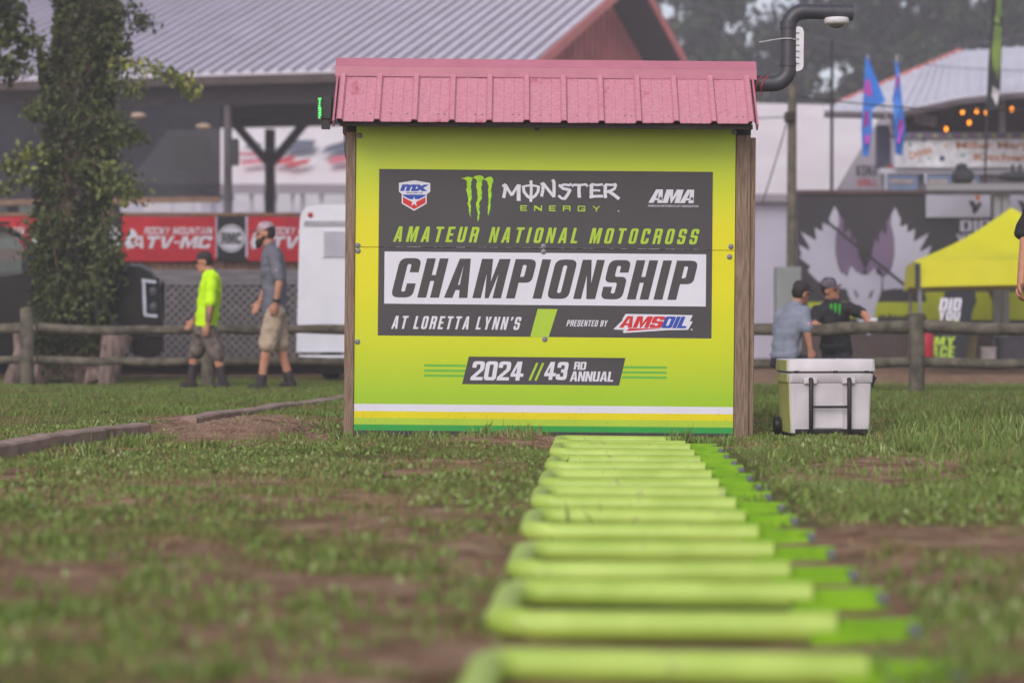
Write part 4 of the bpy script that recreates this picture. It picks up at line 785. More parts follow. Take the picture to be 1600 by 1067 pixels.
MB().box(Vector(K(52, 412, -.14)), (.18, .22, .3), bev=.04).obj('wing_mirror', BLACK, tk)
MB().beam(K(-75, 448, -.005), K(-86, 548, -.005), .008, .012, (0, 1, 0)).obj('door_gap', BLACK, tk); MB().box(Vector(K(-62, 462, -.02)), (.2, .03, .03), bev=.008).obj('door_handle', BLACK, tk)
MB().tube([K(x, y, -.01) for x, y in wh(148, 60)], .02, 6).obj('arch_trim', mat('dark_arch_trim', (66, 66, 72), .5, .05, 5), tk)
MB().tube([K(-180, 350, .2), K(20, 350, .2)], .02, 8).obj('roof_rail', BLACK, tk)
MB().box(Vector(K(-75, 566, -.02)), (1.9, .16, .04), bev=.01).obj('side_step', BLACK, tk)
for cx in (148, -305):
    for d in (.14, 1.86):
        T = Matrix.Translation(Vector(K(cx, 0, d)).xy.to_3d() + Vector((0, 0, .43))) @ Matrix.Rotation(R(90), 4, 'X')
        w_ = MB().lathe([(.27, -.13), (.37, -.14), (.405, -.09), (.405, .09), (.37, .14), (.27, .13)], T, 28).obj('wheel', TYRE, tk, smooth=True); MB().lathe([(.05, -.1), (.1, -.09), (.25, -.11), (.265, -.13), (.265, .13), (.25, .11), (.1, .09), (.05, .1)], T, 20).obj('rim', CHROME, w_, smooth=True)

# ---------------------------------------------------------------- white trailer behind the hut
TRY = 25.9; tl = thing('box_trailer', 'white rounded box trailer with vent, half hidden behind the sign hut', 'trailer', P(590, 570, TRY)); TW = mat('trailer_white', (226, 226, 238), .35, .03, 4, spec=.5)
o_ = roundpoly([(463, 550), (469, 320, 26), (716, 320, 26), (722, 550)]); MB().plate(o_, lambda x, y, d: P(x, y, TRY) + Vector((0, d, 0)), 3.6).obj('body', TW, tl, smooth=True)
vt = MB().box(P(525, 382, TRY - .008), (.35, .012, .33)).obj('vent', TW, tl)
for i in range(9): MB().beam(P(506, 363 + i * 4.6, TRY - .02), P(544, 363 + i * 4.6, TRY - .02), .02, .014).obj('louvre', mat('louvre_grey', (166, 166, 180), .5), vt)
MB().box(P(594, 349, TRY - .01), (1.92, .02, .06)).obj('drip_trim', mat('trim_grey', (170, 168, 180), .4), tl); MB().box(P(594, 561, TRY), (2.05, .14, .1), bev=.01).obj('bumper', TW, tl); MB().box(P(594, 575, TRY + .3), (1.6, .1, .12)).obj('chassis', BLACK, tl)
for x, y, n_ in ((485, 336, 'marker_light'), (703, 336, 'marker_light'), (480, 515.5, 'reflector')): MB().lathe([(.035, 0), (.034, .015), (.02, .022)], Matrix.Translation(P(x, y, TRY)) @ Matrix.Rotation(R(90), 4, 'X'), 12).obj(n_, mat('marker_red', (190, 50, 40), .3) if n_ == 'marker_light' else mat('reflector_orange', (214, 110, 60), .3), tl, smooth=True)
for x in (480, 706):
    T = Matrix.Translation(Vector((P(x, 0, TRY).x + (.13 if x < 500 else -.13), TRY + 2.0, .36))) @ Matrix.Rotation(R(90), 4, 'Y'); MB().lathe([(.18, -.1), (.3, -.11), (.33, -.06), (.33, .06), (.3, .11), (.18, .1)], T, 22).obj('wheel', TYRE, tl, smooth=True)
    MB().box(Vector((P(x, 0, TRY).x + (.1 if x < 500 else -.1), TRY + 2.0, .74)), (.3, .8, .03)).obj('mudguard', TW, tl)

# ---------------------------------------------------------------- deck front with lattice and banners
DY = 31.0; X0, X1 = -330, 900
def FP(Y, k=0): return lambda x, y, d=0: P(x, y, Y) + Vector((0, d - .004 * k, 0))
deck = thing('timber_deck', 'long timber deck front with grey lattice skirt and plank edge', 'deck', P(300, 580, DY)); LAT = mat('grey_lattice', (148, 142, 144), .8, .12, 9)
mb = MB()
for i in range(-90, 240):
    x = X0 + i * 12.6
    for s_, d in ((1, 0), (-1, .012)):
        a0, a1 = x, x + s_ * 116; ya, yb = 561, 445
        if s_ == -1: a0, a1 = x, x - 116
        if max(a0, a1) < X0 or min(a0, a1) > X1: continue
        p0, p1 = P(a0, ya, DY), P(a1, yb, DY); mb.beam(p0 + Vector((0, d, 0)), p1 + Vector((0, d, 0)), .045, .009, (0, 1, 0))
mb.obj('lattice', LAT, deck, kind='stuff')
def bar(name, x0, y0, x1, y1, Y, th, m, root, **kw): a = P(x0, y1, Y); c = P(x1, y0, Y); return MB().box((a + c) / 2 + Vector((0, th / 2, 0)), (c.x - a.x, th, c.z - a.z), bev=.004).obj(name, m, root, **kw)
GB = mat('grey_board', (150, 144, 148), .8, .14, 5, stretch=(.5, 1, 4), bump=.2); BRN = mat('brown_board', (146, 112, 92), .8, .2, 4, bump=.2, rgb2=(104, 80, 68)); TAN = mat('tan_batten', (150, 118, 96), .8, .15, 5)
bar('beam', X0, 421, X1, 446, DY - .02, .06, GB, deck); bar('bottom_rail', X0, 560, X1, 566, DY - .02, .05, GB, deck)
x = X0; proto = None
while x < 470:
    w_ = 11.2; b_ = bar('plank', x, 404, x + w_, 423, DY + .02 + random.uniform(0, .02), .03, BRN, deck); x += w_ + 1
bar('plank_fascia', 470, 404, X1, 423, DY + .02, .03, BRN, deck)
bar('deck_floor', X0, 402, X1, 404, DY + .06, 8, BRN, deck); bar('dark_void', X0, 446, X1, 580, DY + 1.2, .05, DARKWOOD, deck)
for x in (-10, 60, 183, 370, 448): bar('rail_post', x, 334, x + 7, 404, DY + .10, .09, OLDWOOD, deck)
bar('top_rail', X0, 332.5, X1, 338, DY + .0, .1, TAN, deck)
BR = mat('banner_red', (206, 36, 52), .5, .06, 2.5, rgb2=(186, 30, 46)); BK = mat('banner_black', (34, 34, 40), .5, .06, 3); BW = mat('banner_white', (224, 222, 232), .5, .04, 3)
def red_banner(x0, label, w_=146):
    t = thing('red_banner', label, 'banner', P(x0 + w_ / 2, 408, DY)); 
    s_ = MB().plate([(x0, 338.5), (x0 + w_ / 2, 338.9), (x0 + w_, 338.5), (x0 + w_, 408), (x0 + w_ / 2, 408.8), (x0, 408)], FP(DY - .04), .008).obj('cloth', BR, t)
    mb = MB(); mb.flat = True; f = FP(DY - .04, 1); k = w_ / 146
    fit(mb, f, 'ROCKY MOUNTAIN', x0 + 34 * k, 355, x0 + 142 * k, 366.5, shear=.2, w=.8, s=.2, b=.2, track=.16, space=.5); mb.obj('lettering', BW, s_)
    mb = MB(); mb.flat = True; fit(mb, f, 'ATV-MC', x0 + 12 * k, 369, x0 + 142 * k, 388, shear=.3, w=1.15, s=.36, b=.24, track=.08); mb.obj('lettering', BW, s_)
    mb = MB(); mb.flat = True; mb.plate([(x0 + 4, 380), (x0 + 9, 366), (x0 + 16, 356), (x0 + 24, 366), (x0 + 22, 372), (x0 + 14, 372), (x0 + 16, 386), (x0 + 8, 390)], FP(DY - .04, 2)); mb.obj('mountain_mark', BW, s_)
def black_banner(x0, label, w_=44):
    t = thing('black_banner', label, 'banner', P(x0 + w_ / 2, 408, DY)); s_ = MB().plate([(x0, 338.5), (x0 + w_, 338.5), (x0 + w_, 408), (x0, 408)], FP(DY - .05), .008).obj('cloth', BK, t); cx, cy = x0 + w_ / 2, 372.5
    f = FP(DY - .05, 1); mb = MB(); mb.flat = True; mb.plate(arc(cx, cy, 21.5, 0, 350, 32), f, 0, [arc(cx, cy, 19.2, 0, 350, 32)[::-1]]); mb.plate(arc(cx, cy, 18, 0, 350, 32), f); mb.obj('round_badge', BW, s_, kind='stuff')
    mb = MB(); mb.flat = True; fit(mb, FP(DY - .05, 2), 'RMC', cx - 15, cy - 9, cx + 15, cy + 9, w=.52, s=.2, b=.17, track=.08); mb.obj('lettering', BK, s_)
red_banner(-104, 'red banner with white lettering seen through the truck cab at far left'); red_banner(191, 'red banner with white lettering above the head of the man in neon yellow'); red_banner(387, 'red banner partly hidden behind the tall bearded man')
black_banner(145, 'black banner with round white badge beside the ivy-covered tree'); black_banner(339.5, 'black banner with round white badge between two red banners'); red_banner(-5 + 50, 'red banner almost wholly hidden behind the ivy-covered trunk', 98)

# ---------------------------------------------------------------- open pavilion
rdir = Vector((.38, .925, 0)).normalized(); edir = Vector((-.98, .2, 0)).normalized(); CO = Vector((.63, 45, 6.68)); PT = .44; TR_, TB = 6.6, 12.6
def Q(s_, t_, dz=0):
    z = PT * t_ if t_ <= TR_ else PT * TR_ - PT * (t_ - TR_); p = CO + edir * s_ + rdir * t_; return Vector((p.x, p.y, p.z + z + dz))
pav = thing('pavilion', 'big open timber pavilion with grey ribbed metal roof and red gable behind the deck', 'pavilion', (CO.x, CO.y, 0))
ROOF = mat('grey_metal_roof', (222, 217, 230), .5, .04, 1.2, spec=.3, dirt=((200, 192, 206), 1.4, .62), stretch=(1, 1, 1)); GR = mat('red_gable_siding', (198, 112, 108), .7, .12, 1.5); RT = mat('red_trim', (216, 128, 122), .55, .06, 2)
LEN = 24.0; NW = 25; pw = LEN / NW
def roofpanel(s0, s1, ta, tb):
    mb = MB(); prof = []; k = 3; dw = (s1 - s0) / k
    for i in range(k): prof += [(s0 + i * dw + .0, .0), (s0 + i * dw + .03, .05), (s0 + i * dw + .08, .05), (s0 + i * dw + .11, 0)]
    prof.append((s1 - .004, 0)); n_ = len(prof)
    for t_ in (ta, tb):
        for s_, h_ in prof: mb.v.append(tuple(Q(s_, t_, h_)))
    for t_ in (ta, tb): mb.v += [tuple(Q(s0, t_, -.03)), tuple(Q(s1 - .004, t_, -.03))]
    for j in range(n_ - 1): mb.f.append((j, j + 1, n_ + j + 1, n_ + j))
    b0 = 2 * n_; mb.f += [(b0, b0 + 1, b0 + 3, b0 + 2), (0, b0, b0 + 2, n_), (n_ - 1, 2 * n_ - 1, b0 + 3, b0 + 1)]; mb.f.append(tuple(range(n_)) + (b0 + 1, b0)); mb.f.append(tuple(range(2 * n_ - 1, n_ - 1, -1)) + (b0 + 2, b0 + 3)); return mb
RIB = mat('dark_grey_rib', (168, 162, 180), .6, .08, 1.5)  # ribs coloured a darker grey than the roof panels
for i in range(NW):
    rp_ = roofpanel(i * pw, (i + 1) * pw, -.5, TR_).obj('roof_panel', ROOF, pav)
    for k in range(3): s_ = i * pw + k * pw / 3 + .02; MB().beam(Q(s_, -.5, .045), Q(s_, TR_, .045), .07, .08).obj('seam_rib', RIB, rp_)
roofpanel(0, LEN, TR_ + .01, TB + .5).obj('rear_roof', ROOF, pav)
for a_, b_ in (((-.04, -.55), (-.04, TR_)), ((-.04, TR_), (-.04, TB + .5))): MB().beam(Q(*a_, -.08), Q(*b_, -.0), .06, .22).obj('rake_trim', RT, pav)
mb = MB(); GI = 1.0
tri = [Q(GI, .0, -.15), Q(GI, TR_, -.12), Q(GI, TB, -.15)]; bt = [Vector((tri[0].x, tri[0].y, 6.2)), Vector((tri[2].x, tri[2].y, 6.2))]
vs = tri + [bt[1], bt[0]]; off = edir * .1; mb.add(vs + [v + off for v in vs], [(0, 1, 2, 3, 4), (9, 8, 7, 6, 5)] + [(i, (i + 1) % 5, 5 + (i + 1) % 5, 5 + i) for i in range(5)]); gw = mb.obj('gable_wall', GR, pav)
for i in range(30):
    t_ = .3 + i * (TB - .5) / 30; top = Q(GI - .03, t_, -.3); MB().beam((top.x, top.y, 6.25), top, .05, .03, tuple(edir)).obj('batten', GR, gw)
mb = MB(); a = Q(.2, 0, -.14); b_ = Q(LEN, 0, -.14)
for s_ in [i * 1.2 for i in range(21)]: MB().beam(Q(s_ + .1, -.4, -.16), Q(s_ + .1, TR_, -.16), .08, .2).obj('rafter', DARKWOOD, pav)
mb.add([Q(0.05, -.45, -.06), Q(LEN, -.45, -.06), Q(LEN, TR_, -.06), Q(.05, TR_, -.06), Q(.05, TB + .4, -.06), Q(LEN, TB + .4, -.06)], [(0, 1, 2, 3), (3, 2, 5, 4)]); mb.obj('ceiling', DARKWOOD, pav)
MB().beam(Q(0, -.52, -.13), Q(LEN, -.52, -.13), .06, .2).obj('eave_fascia', mat('brown_fascia', (88, 76, 74), .8, .15, 2), pav); MB().beam(Q(.5, 0, -.62), Q(LEN, 0, -.62), .2, .5).obj('front_beam', DARKWOOD, pav)
MB().beam(Q(.5, TB, -.18), Q(LEN, TB, -.18), .3, .3).obj('rear_beam', DARKWOOD, pav)
FS = [1.2, 5.6, 10.0, 14.4, 18.8, 23.2]
def s_at(px, t_):  # station along the eave whose post shows in this column
    k = (px - CX) / F; o = CO + rdir * t_; return (k * o.y - o.x) / (edir.x - k * edir.y)
for t_, cols in ((0, (356, -60, 700)), (TB, (422, 180, 20, 640, -120))):
    for px in cols:
        s_ = s_at(px, t_); q = Q(s_, t_); top = q.z - .4; w_ = .24 if t_ else .15; MB().beam((q.x, q.y, 0), (q.x, q.y, top), w_, w_, tuple(edir)).obj('post', DARKWOOD if t_ else mat('grey_post', (98, 94, 100), .8, .1, 4), pav)
        if t_:
            zb = P(0, 190, q.y).z
            for sg in (-1, 1): e_ = Vector((q.x, q.y, zb - 1.25)); f_ = e_ + edir * sg * 1.15 + Vector((0, 0, 1.3)); MB().beam(e_, f_, .2, .22).obj('brace', DARKWOOD, pav)
s_a, s_b = s_at(348, 0), LEN; mb = MB()
a = Q(s_a, -.1); b_ = Q(s_b, -.1); zb = P(0, 312, a.y).z; N = 40
MESHM = mat('shade_mesh', (46, 44, 54), .85, .08, 1.5, rgb2=(38, 36, 46), alpha=.95)
for i in range(N + 1):
    p_ = a.lerp(b_, i / N) + rdir * .05 * math.sin(i * 1.9); mb.v += [(p_.x, p_.y, zb + .02), (p_.x, p_.y, a.z - .7)]
mb.f = [(2 * i, 2 * i + 2, 2 * i + 3, 2 * i + 1) for i in range(N)]; mb.obj('mesh_curtain', MESHM, pav)
MB().beam((a.x, a.y - .05, zb), (b_.x, b_.y - .05, zb), .08, .12).obj('curtain_batten', TAN, pav)
q = Q(s_at(318, 8), 8); LP = mat('lamp_shade_tan', (196, 172, 150), .6)
for px, py, Y in ((216, 181, 52), (318, 198, 55)): p_ = P(px, py, 44.6); MB().ball(p_, (.17, .12, .07), 8).obj('ceiling_lamp', LP, pav, smooth=True)
px_ = P(366, 238, 46); MB().box(px_, (.2, .2, .6), bev=.02).obj('speaker', BLACK, pav)
q1 = P(300, 240, 45.0); MB().box(P(300, 240, 45.6), (.8, .06, .7)).obj('screen', BLACK, pav)
# white cloths hung at the deck back edge (between the curtain and the rail)
for i, (x0, x1) in enumerate(((160, 205), (224, 267), (272, 300), (304, 314), (366, 390), (396, 412), (434, 455), (460, 470), (476, 500), (505, 540))):
    o = bar('hanging_sheet', x0, 303 + (i % 2), x1, 331, 70 + i * .05, .02, BW, None); o['label'] = ['widest white sheet hanging just right of the ivy tree', 'white sheet hanging right of the first dark gap', 'white sheet above the left part of the red banner', 'narrow white sheet above the red banner', 'white sheet right of the grey pavilion post', 'narrow white sheet left of the braced post', 'white sheet right of the braced post', 'narrow white sheet above the bearded man', 'white sheet above the left corner of the trailer', 'white sheet above the trailer beside the hut'][i]; o['category'] = 'sheet'; o['group'] = 'white sheets hanging behind the pavilion'

# ---------------------------------------------------------------- marquees
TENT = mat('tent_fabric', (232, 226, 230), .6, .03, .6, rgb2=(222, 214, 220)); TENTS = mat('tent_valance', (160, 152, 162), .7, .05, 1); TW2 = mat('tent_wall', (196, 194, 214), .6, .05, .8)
def tentpoly(poly, name, m, par, Y, th=.05, Yf=None):
    mb = MB(); mb.plate(poly, lambda x, y, d: P(x, y, (Yf(x, y) if Yf else Y)) + Vector((0, d, 0)), th); return mb.obj(name, m, par)
t1 = thing('marquee', 'white marquee with red print and dark skylights beyond the pavilion', 'marquee', P(430, 560, 74))
Yr = lambda x, y: 74 + (288 - y) * .045
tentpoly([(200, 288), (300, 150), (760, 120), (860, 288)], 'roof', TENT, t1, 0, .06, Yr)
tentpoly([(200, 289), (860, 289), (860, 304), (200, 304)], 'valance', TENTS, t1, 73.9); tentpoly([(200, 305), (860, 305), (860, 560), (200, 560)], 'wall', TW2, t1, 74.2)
DG = mat('skylight_grey', (104, 108, 128), .4, .05, 1)
f = lambda x, y, d=0: P(x, y, Yr(x, y) - .9); PNK = mat('tent_print_pink', (222, 120, 140), .6, .08, 1)
for n_, m_, pl in (('skylight', DG, [(462, 219), (494, 219), (488, 233), (452, 236), (430, 232)]), ('skylight', DG, [(512, 228), (560, 214), (560, 232), (500, 240)]), ('skylight', DG, [(390, 224), (410, 224), (404, 234), (380, 232)]),
                   ('red_print', PNK, [(372, 238), (408, 238), (412, 244), (372, 243)]), ('red_print', PNK, [(376, 252), (416, 246), (416, 254), (378, 258)]), ('red_print', RED, [(428, 250), (462, 243), (458, 252), (430, 258)]), ('red_print', RED, [(444, 256), (486, 248), (480, 256), (452, 261)]), ('red_print', PNK, [(515, 246), (560, 240), (558, 250), (512, 257)])):
    mb = MB(); mb.flat = True; mb.plate(pl, f); mb.obj(n_, m_, t1)
for x in (395, 470, 520, 330, 250): tentpoly([(x, 305), (x + 3, 305), (x + 3, 560), (x, 560)], 'tent_pole', TENTS, t1, 74.0)
t3 = thing('marquee', 'large plain white marquee right of the hut, behind the utility pole', 'marquee', P(1250, 560, 48))
Yr2 = lambda x, y: 48 + (303 - y) * .05
mb = MB(); cols = [(1000, 160), (1060, 158), (1130, 160), (1200, 162), (1250, 163), (1300, 164), (1385, 167)]; ebs = [900, 980, 1060, 1130, 1190, 1240, 1304]; N = 10
for j, ((xt, yt), xe) in enumerate(zip(cols, ebs)):
    for i in range(N + 1): t_ = i / N; x = xt + (xe - xt) * t_; y = yt + (303 - yt) * t_; mb.v.append(tuple(P(x, y, Yr2(x, y) + 1.4 * t_ * (1 - t_) + .12 * math.sin(j * 2.2) * math.sin(math.pi * t_))))
for j in range(6):
    for i in range(N): a = j * (N + 1) + i; mb.f.append((a, a + 1, a + N + 2, a + N + 1))
mb.obj('roof', TENT, t3, smooth=True)
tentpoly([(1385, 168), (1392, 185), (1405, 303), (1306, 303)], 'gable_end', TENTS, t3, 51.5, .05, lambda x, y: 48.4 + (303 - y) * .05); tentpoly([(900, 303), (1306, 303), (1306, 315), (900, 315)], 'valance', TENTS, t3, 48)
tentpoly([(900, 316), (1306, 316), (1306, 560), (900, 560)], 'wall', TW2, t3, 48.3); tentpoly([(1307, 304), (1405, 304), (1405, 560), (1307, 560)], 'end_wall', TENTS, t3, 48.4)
mb = MB(); mb.flat = True; fit(mb, FP(46.9), 'KOWA', 1338, 258, 1371, 276, w=.6, s=.2, b=.18, track=.12); mb.obj('lettering', BK, t3)
mb = MB(); mb.flat = True; fit(mb, FP(46.9), 'GRILL', 1340, 280, 1371, 291, w=.6, s=.2, b=.18, track=.12); mb.obj('lettering', RED, t3)

# ---------------------------------------------------------------- concession stand
st_ = thing('concession_stand', 'food stand with low white metal roof, white banner and warm bulbs at the right', 'food stand', P(1500, 560, 42)); WR = mat('white_metal_roof', (222, 220, 234), .4, .05, 1.2, spec=.4)
ev = [P(1288, 172, 40.5), P(1400, 174, 40), P(1500, 152, 39), P(1620, 140, 38), P(1800, 134, 37.4)]; rg = [P(1310, 162, 45), P(1440, 106, 47), P(1500, 80, 49), P(1620, 72, 48), P(1800, 66, 47)]
mb = MB(); n_ = len(ev); mb.v = [tuple(p) for p in ev + rg] + [tuple(p - Vector((0, 0, .12))) for p in ev + rg]
mb.f = [(i, i + 1, n_ + i + 1, n_ + i) for i in range(n_ - 1)] + [(2 * n_ + i, 3 * n_ + i, 3 * n_ + i + 1, 2 * n_ + i + 1) for i in range(n_ - 1)] + [(i, 2 * n_ + i, 2 * n_ + i + 1, i + 1) for i in range(n_ - 1)]; mb.obj('roof', WR, st_)
for i in range(n_ - 1):
    for k in range(6):
        t_ = (k + .5) / 6; MB().beam(ev[i].lerp(ev[i + 1], t_) + Vector((0, 0, .02)), rg[i].lerp(rg[i + 1], t_) + Vector((0, 0, .02)), .05, .04).obj('roof_rib', WR, st_)
mb = MB(); mb.tube([p + Vector((0, -.03, -.09)) for p in ev], .07, 6); mb.obj('gutter', mat('dull_gutter', (120, 110, 118), .6), st_)
mb = MB(); mb.tube([rg[0], rg[1], rg[2]], .07, 6); mb.obj('red_ridge_trim', RT, st_)
DR = mat('dark_red_interior', (58, 36, 40), .8, .1, 1)
tentpoly([(1395, 150), (1760, 110), (1760, 215), (1395, 215)], 'back_wall', DR, st_, 44.5)
for x in (1396, 1487, 1563, 1680): bar('post', x, 150, x + 8, 214, 41.2 - (x - 1396) * .006, .12, TENTS if x > 1500 else DARKWOOD, st_)
bar('lower_wall', 1378, 262, 1760, 560, 40.6, .1, mat('stand_wall', (168, 164, 180), .6), st_); bar('ledge', 1376, 263, 1760, 272, 40.2, .35, WR, st_)
bar('side_post', 1372, 196, 1392, 263, 41, .3, mat('blue_grey_panel', (100, 104, 130), .6), st_); bar('corner_cap', 1388, 258, 1396, 266, 40.4, .1, mat('orange_cap', (200, 84, 60), .5), st_)
bn = thing('white_banner', 'white party-dotted kitchen banner with orange lettering on the food stand', 'banner', P(1500, 262, 40)); cl_ = bar('cloth', 1397, 217, 1740, 262, 40, .02, mat('banner_pale', (236, 236, 246), .5), bn)
OR = mat('orange_letters', (196, 128, 84), .5, .08, 3)
for a_ in (('Miller Mary\'s', 1494, 221, 1622, 236, 0), ('Kitchen', 1522, 240, 1604, 252, 0), ('Drinks', 1420, 232, 1456, 245, R(-20))):
    mb = MB(); mb.flat = True; facetext(mb, FP(40, 1), *a_[:5], bold=.03, rot=a_[5]); mb.obj('lettering', OR, cl_)
for x, y, r2, c_ in ((1472, 248, 4.4, (40, 56, 120)), (1505, 243, 2.6, (60, 150, 130)), (1422, 226, 2.6, (50, 140, 120)), (1452, 247, 2.2, (90, 160, 150)), (1444, 219, 2.4, (60, 90, 150)), (1478, 228, 3, (220, 180, 150)), (1437, 250, 2, (230, 170, 150)), (1460, 225, 1.6, (90, 160, 150)), (1590, 250, 2.6, (60, 90, 160))):
    mb = MB(); mb.flat = True; mb.plate(arc(x, y, r2, 0, 330, 10), FP(40, 1)); mb.obj('dot', mat('dot_%d' % x, c_, .5), cl_)
bu = thing('bunting_strip', 'blue strip with red and yellow squares along the top of the stand banner', 'bunting', P(1500, 216, 39.9)); bs = bar('strip', 1396, 207, 1740, 216.5, 39.9, .02, mat('strip_grey_blue', (116, 118, 150), .6), bu)
for i in range(26): x = 1424 + i * 11.6; bar('square', x, 209, x + 4, 215.5, 39.88, .012, mat('square_red', (150, 60, 90), .5) if i % 2 == 0 else mat('square_yellow', (190, 190, 70), .5), bs)
BT = mat('teal_print', (70, 110, 150), .5, .15, 2, rgb2=(130, 140, 170))
for x0, x1, lab_ in ((1386, 1434, 'blue printed menu board left of the steel rail on the stand'), (1448, 1486, 'blue printed menu board above the left end of the steel rail'), (1500, 1530, 'blue printed menu board between two dark bundles')):
    m_ = thing('menu_board', lab_, 'menu board', P((x0 + x1) / 2, 300, 39.9)); b1 = bar('board', x0, 274, x1, 299, 39.9, .04, BT, m_); bar('print_band', x0 + 4, 280, x1 - 6, 287, 39.88, .01, mat('print_tan', (176, 160, 160), .6), b1); bar('frame', x0 - 3, 272, x0 - .3, 300, 39.88, .06, WR, m_)
BULB = mat('bulb_glow', (255, 150, 30), .3, emit=3.2)
for i, (x, y) in enumerate(((1504, 175.5), (1526, 174), (1514.5, 192), (1478.5, 202), (1581, 171), (1541, 176))):
    b0 = thing('light_bulb', 'warm lit bulb, ' + ['topmost left of the pair beside the feather flag', 'nearest left of the feather flag', 'just below the pair left of the feather flag', 'lowest and leftmost under the stand roof', 'alone right of the white bracket post', 'half hidden by the edge of the feather flag'][i], 'light bulb', P(x, y, 41.5), 'warm bulbs under the stand roof')
    MB().ball(P(x, y, 41.5), (.034, .034, .05), 8).obj('glass', BULB, b0, smooth=True); MB().tube([P(x, y, 41.5) + Vector((0, 0, .055)), P(x, y, 41.5) + Vector((0, 0, .12))], .02, 8).obj('socket', BLACK, b0)
MB().tube([P(1470, 188, 41.5), P(1490, 170, 41.5), P(1530, 168, 41.5), P(1590, 165, 41.5)], .008, 5)
sg = MB().plate([(1427, 176), (1464, 182), (1462, 199), (1430, 191)], FP(41.0), .03); whole(sg, 'hanging_sign', mat('pale_sign', (170, 160, 176), .6, dirt=((200, 150, 140), 3, .6)), 'pale tilted sign hanging under the left end of the stand roof', 'sign', P(1445, 190, 41))

# ---------------------------------------------------------------- display wall with the fox print
DW = 37.0; dw = thing('display_wall', 'black display wall with huge white and purple fox head and lime band', 'display wall', P(1440, 540, DW))
WB = mat('display_black', (52, 49, 56), .6, .08, .8); WBL = mat('display_dark', (38, 36, 42), .6, .1, 1); LB = mat('display_lime', (168, 178, 20), .5, .08, 1.2); FW = mat('fox_white', (180, 178, 198), .5, .04, 1); FP_ = mat('fox_purple', (116, 96, 128), .5, .05, 1)
wl = bar('wall', 1246, 300, 1780, 512, DW, .1, WB, dw); bar('top_bar', 1244, 297, 1450, 303, DW - .05, .1, mat('rust_bar', (96, 72, 74), .6), dw)
def zf(zx, zy): return (1230 + zx / 4.324, 290 + zy / 4.324)
def fx(polys, name, m, k): 
    for p_ in polys: mb = MB(); mb.flat = True; mb.plate([zf(*q) for q in p_], FP(DW, k)); mb.obj(name, m, wl)
LBp = [rect(1262, 472, 1447, 497), rect(1447, 456, 1780, 500)]
for r4 in LBp: mb = MB(); mb.flat = True; mb.plate(r4, FP(DW, 1)); mb.obj('lime_band', LB, wl)
hw = [(320, 138), (345, 185), (352, 240), (340, 300), (328, 340), (325, 460), (340, 530), (360, 585), (402, 612), (404, 700), (330, 690), (270, 690), (200, 640), (140, 580), (156, 545), (82, 488), (96, 462), (76, 398), (150, 440), (150, 420), (92, 312), (150, 345), (196, 372), (186, 282), (215, 300), (238, 310), (240, 250), (268, 268), (292, 262), (282, 224)]
fx([hw, [(1050 - x, y + 8) for x, y in hw]], 'fox_fur', FW, 2)
pl = [(348, 190), (380, 235), (376, 300), (392, 330), (408, 290), (430, 325), (432, 390), (452, 350), (470, 400), (480, 470), (520, 560), (500, 605), (470, 590), (432, 540), (404, 600), (380, 600), (352, 540), (330, 480), (328, 345), (350, 290)]
fx([pl, [(1050 - x, y + 8) for x, y in pl]], 'fox_ear', FP_, 3)
fx([[(430, 540), (462, 580), (500, 602), (545, 602), (590, 556), (600, 590), (640, 620), (632, 720), (610, 780), (590, 850), (584, 930), (560, 1010), (540, 1010), (480, 930), (470, 870), (440, 800), (410, 740), (398, 680), (405, 610)]], 'fox_face', FW, 4)
fx([[(444, 700), (470, 722), (484, 760), (466, 752)], [(586, 700), (560, 722), (546, 768), (566, 755)]], 'fox_eye', WB, 5)
mb = MB(); mb.beam(P(1290, 345, DW - .35), P(1425, 455, DW - .35), .05, .05); mb.obj('diagonal_strut', BLACK, dw)
for x0, x1 in ((1447, 1548), (1578, 1660)):
    p_ = bar('white_panel', x0, 305, x1, 340, DW - .06, .03, FW, dw); k_ = 1525 if x0 < 1500 else 1602
    for pg, m_ in (([(k_ - 2, 305), (k_ + 7, 306), (k_ + 6, 312), (k_ + 1, 314)], mat('print_orange', (210, 100, 50), .5)), ([(k_ - 12, 314), (k_ - 4, 314), (k_ + 1, 322), (k_ + 4, 315), (k_ + 9, 318), (k_ + 4, 328), (k_ - 1, 334), (k_ - 5, 334), (k_ - 6, 326)], WBL)): mb = MB(); mb.flat = True; mb.plate(pg, FP(DW - .06, 1)); mb.obj('print_mark', m_, p_)
for t_, a_, m_ in (('DID', (1500, 344, 1548, 362), FW), ('YOU', (1494, 366, 1540, 384), FW), ('DID', (1560, 344, 1608, 362), FW), ('TUFF TUFF TUFF', (1390, 491, 1446, 497.5), WBL), ('T', (1444, 458, 1464, 480), LB)):
    mb = MB(); mb.flat = True; fit(mb, FP(DW, 3), t_, *a_, w=.6, s=.2, b=.17, track=.08); 
    if t_.startswith('TUFF'): continue
    mb.obj('lettering', m_, wl)
mb = MB(); mb.flat = True
for i in range(22): x = 1372 + i * 3.4; mb.plate([(x, 497.2), (x + .3, 497.2 - random.uniform(3, 8)), (x + 2.6, 497.2 - random.uniform(2, 9)), (x + 3.2, 497.2)], FP(DW, 2))
mb.obj('band_print', WBL, wl, kind='stuff')
for x in (1508, 1544, 1600): mb = MB(); mb.flat = True; mb.plate([(x, 456), (x + 14, 456), (x + 18, 470), (x + 10, 490), (x + 6, 470)], FP(DW, 2)); mb.obj('dark_leaf_print', WBL, wl)
bar('skirt', 1246, 512, 1780, 560, DW + .05, .05, mat('brown_skirt', (88, 74, 72), .8), dw)
